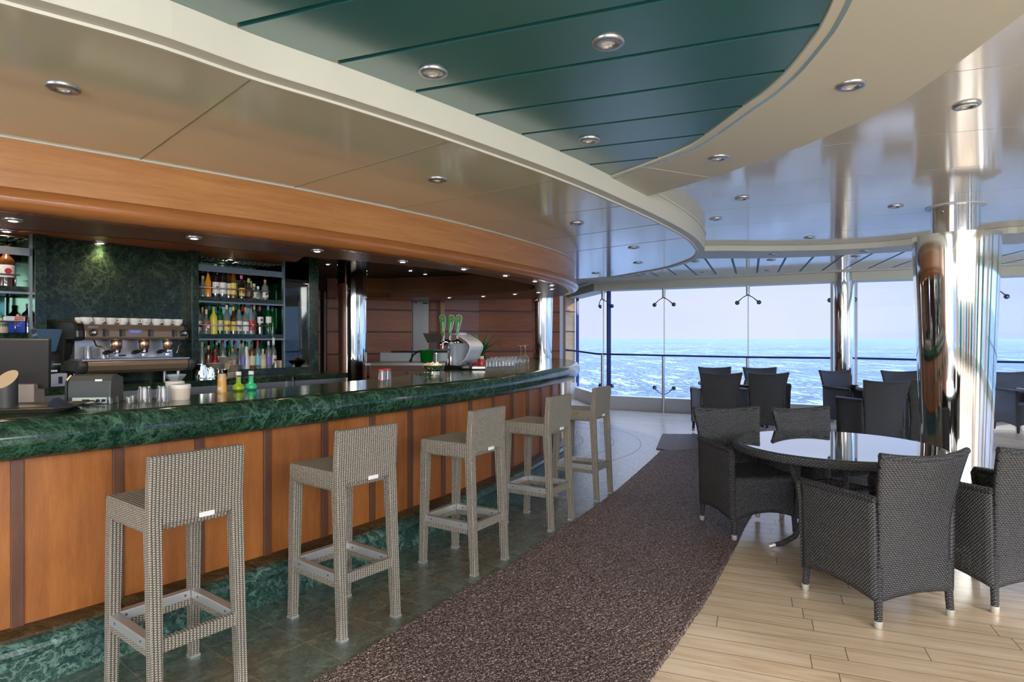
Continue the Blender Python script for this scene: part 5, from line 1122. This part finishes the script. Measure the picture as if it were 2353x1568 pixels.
# ---------------------------------------------------------------- beer taps
q = at(1035, 846, TOPZ); t = thing('beer_tap_tower', 'chrome beer tap tower with three green lever handles bearing red stars', 'beer tap', (q.x, q.y+.15, TOPZ), 0)
S_ = q.y/5.58
bm = NB(); lathe(bm, [(.09, 0), (.09, .012), (.055, .02), (.045, .06), (.045, .20), (.055, .24), (.05, .27), (0, .28)], (0, 0, 0), 32); mk('tower', bm, M['chrome'], t)
bm = NB(); tube(bm, [(-.11, 0, .24), (-.06, -.01, .275), (0, 0, .25), (.06, -.01, .275), (.10, 0, .24)], .030, 14); mk('manifold', bm, M['chrome'], t)
green = sm('heineken_green', (.01, .25, .03), .2); silver = sm('handle_silver', (.6, .6, .6), .2, .9)
for k, (x, y, zt, tilt) in enumerate(((-.085, -.02, 0, -4), (-.028, .04, -.01, 6), (.055, 0, 0, 6))):
    bm = NB(); lathe(bm, [(.018, .25), (.022, .28), (.014, .30), (.018, .33), (.012, .345)], (x, y, 0), 16); tap = mk('tap_valve', bm, M['chrome'], t)
    bm = NB(); tube(bm, [(x, y-.02, .27), (x, y-.07, .26), (x, y-.075, .20)], .012, 10); mk('spout', bm, M['chrome'], tap)
    out = [(-.014, 0), (-.017, .05), (-.029, .14), (-.036, .185), (-.034, .21), (-.020, .225), (0, .228), (.020, .225), (.034, .21), (.036, .185), (.029, .14), (.017, .05), (.014, 0)]
    def plate(sc, th, yo, m_, nm, par):
        bm = NB(); f_ = [bm.verts.new((a*sc, -th/2+yo, .115+(b-.115)*(sc*.5+.5))) for a, b in out]; b2 = [bm.verts.new((a*sc, th/2+yo, .115+(b-.115)*(sc*.5+.5))) for a, b in out]
        bm.faces.new(f_); bm.faces.new(b2[::-1])
        for i in range(len(out)): bm.faces.new((f_[i], b2[i], b2[(i+1) % len(out)], f_[(i+1) % len(out)]))
        return mk(nm, bm, m_, par, bevel=.003)
    h_ = plate(1, .022, 0, silver, 'lever_handle', tap); h_.location = (x, y, .335); h_.rotation_euler = (R(-6), R(tilt), 0)
    gf = plate(.86, .006, -.011, green, 'green_face', h_)
    bm = NB(); v5 = []
    for i in range(10):
        r_ = .019 if i % 2 == 0 else .0078; a = R(90+36*i); v5.append(bm.verts.new((r_*math.cos(a), -.0150, .185+r_*math.sin(a))))
    bm.faces.new(v5); mk('red_star', bm, M['red'], h_)
    text('Heineken', .030, M['white_cer'], h_, (.001, -.0150, .095), (R(90), R(-90), 0), sx=.92)
    t.scale = (S_*.86,)*3
# juice dispenser / ice pitcher
q = at(1050, 848, TOPZ); t = thing('water_pitcher', 'large clear plastic pitcher blender on a black base in front of the beer taps', 'pitcher', (q.x+.02, q.y, TOPZ), R(-38))
k_ = q.y/6.2
bm = NB(); box(bm, (.02, 0, .018), (.26, .20, .036)); mk('base', bm, M['black'], t, bevel=.015)
bm = NB(); lathe(bm, [(.075, .036), (.080, .06), (.095, .24), (.100, .255), (.092, .255), (.070, .05), (0, .045)], (0, 0, 0), 36); mk('jug_wall', bm, M['frost'], t)
bm = NB(); lathe(bm, [(.012, .05), (.014, .12), (.014, .20), (.045, .245), (.03, .262)], (0, 0, 0), 20); mk('blade_shaft', bm, M['charcoal'], t)
hood_ = [(.0, .34), (.04, .345), (.12, .31), (.20, .27), (.235, .23), (.225, .19), (.17, .10), (.10, .06)]
bm = NB()
for s in (-1, 1):
    pass
def hf(a, v):
    i = a*(len(hood_)-1); j = min(int(i), len(hood_)-2); f_ = i-j; x = hood_[j][0]*(1-f_)+hood_[j+1][0]*f_; z = hood_[j][1]*(1-f_)+hood_[j+1][1]*f_
    return Vector((x, (v-.5)*.19, z))
grid(bm, hf, 21, 6); mk('splash_hood', bm, M['frost2'], t, solid=.004, recalc=False)
bm = NB(); tube(bm, [hf(i/20, 0) for i in range(21)], .004, 6); mk('hood_rim', bm, M['white_trim'], t)
bm = NB(); tube(bm, [hf(i/20, 1) for i in range(21)], .004, 6); mk('hood_rim', bm, M['white_trim'], t)
bm = NB(); lathe(bm, [(.055, .335), (.06, .35), (.045, .362), (0, .365)], (.03, 0, 0), 24); mk('lid', bm, sm('lid_white', (.55, .58, .62), .3), t)
bm = NB(); tube(bm, [(-.085, 0, .24), (-.13, 0, .25), (-.14, 0, .20), (-.135, 0, .14), (-.13, 0, .12)], .015, 10); mk('handle', bm, M['clear'], t)
t.scale = (k_,)*3
q = at(1078, 850, TOPZ); t = thing('fruit_press', 'black and steel hinged press lying in front of the pitcher', 'press', (q.x+.03, q.y-.02, TOPZ), R(5))
bm = NB(); box(bm, (-.06, 0, .03), (.10, .12, .06)); mk('black_head', bm, M['black'], t, bevel=.02); bm = NB(); box(bm, (.07, 0, .022), (.15, .11, .036)); mk('steel_body', bm, M['steel'], t, bevel=.012)
for x, y, lb in ((1092, 841, 'red sauce bottle with cream cap, left of the pair'), (1106, 843, 'red sauce bottle with cream cap, right of the pair')):
    q = at(x, y, TOPZ); k2 = q.y/5.5; t = thing('sauce_bottle', lb, 'bottle', q, 0, 'red sauce bottles'); bm = NB(); lathe(bm, [(.024*k2, 0), (.026*k2, .01), (.026*k2, .060*k2), (.020*k2, .07*k2)], (0, 0, 0), 20); mk('bottle_body', bm, sm('sauce_red', (.55, .05, .04), .2), t)
    bm = NB(); lathe(bm, [(.022*k2, .068*k2), (.023*k2, .094*k2), (0, .096*k2)], (0, 0, 0), 18); mk('cap', bm, M['cream_pl'], t)
# rows of small glasses on the counter near the far column
rg = random.Random(5); n_ = 0
for row, (x0, y0, x1, y1, cnt) in enumerate(((1118, 843, 1178, 841, 9), (1122, 838, 1184, 836, 9), (1130, 834, 1192, 831.5, 8))):
    for k in range(cnt):
        f_ = k/(cnt-1); q = at(x0+(x1-x0)*f_, y0+(y1-y0)*f_, TOPZ)
        dup(g0, (q.x, q.y, TOPZ), rg.random()*3, 'small clear glass, '+ORD[k]+' from the left in the '+('front', 'middle', 'rear')[row]+' row beside the sauce bottles', 'small glasses, '+('front', 'middle', 'rear')[row]+' row', scale=.95)
wg = None
for x, y, lb in ((1197, 838, 'upturned wine glass near the far column, left of the two'), (1207, 836, 'upturned wine glass near the far column, right of the two')):
    q = at(x, y, TOPZ); k2 = q.y*.017
    if wg is None:
        wg = thing('wine_glass', lb, 'glass', q, 0, 'upturned wine glasses'); bm = NB(); lathe(bm, [(.034, 0), (.040, .03), (.036, .06), (.012, .085), (.0045, .095), (.0045, .165), (.012, .172), (.036, .176), (.036, .179), (0, .179)], (0, 0, 0), 28, cap=False); mk('glass_bowl', bm, M['clear'], wg); wg.scale = (1.35,)*3
    else: dup(wg, q, 0, lb)
# plant
q = at(1122, 826, TOPZ); t = thing('potted_plant', 'green spiky leaved plant behind the pitcher on the counter', 'plant', (q.x-.1, q.y-.4, TOPZ), 0)
bm = NB(); lathe(bm, [(.06, 0), (.08, .08), (.075, .08), (.05, .01), (0, .01)], (0, 0, 0), 20); mk('pot', bm, M['charcoal'], t)
rl = random.Random(4); leaf = sm('leaf_green', (.02, .13, .03), .4)
for k in range(10):
    a = rl.uniform(0, 6.28); tilt = rl.uniform(.15, .75) if k < 9 else rl.uniform(.9, 1.2); l_ = rl.uniform(.30, .46)
    if k < 5: a = rl.uniform(-.6, .6); tilt = .25+.14*k
    bm = NB(); n2 = 8; A1, A2 = [], []
    for i in range(n2+1):
        s = i/n2; ang = tilt*(.75+.5*s); x = math.sin(ang)*l_*s; z = .07+math.cos(ang)*l_*s; wd = .024*math.sin(math.pi*min(s*.9+.12, 1))+.001
        A1.append(bm.verts.new((x*math.cos(a)-wd*math.sin(a), x*math.sin(a)+wd*math.cos(a), z))); A2.append(bm.verts.new((x*math.cos(a)+wd*math.sin(a), x*math.sin(a)-wd*math.cos(a), z+.004)))
    for i in range(n2): bm.faces.new((A1[i], A2[i], A2[i+1], A1[i+1])).smooth = True
    mk('leaf', bm, leaf, t, solid=.002, recalc=False)
q = at(1165, 826, TOPZ); t = thing('bar_mat', 'long black rubber bar mat beneath the plant and glasses', 'bar mat', (q.x-.05, q.y, TOPZ), R(10)); bm = NB(); box(bm, (0, 0, .003), (.55, .5, .006)); mk('mat_sheet', bm, M['black'], t, bevel=.002)
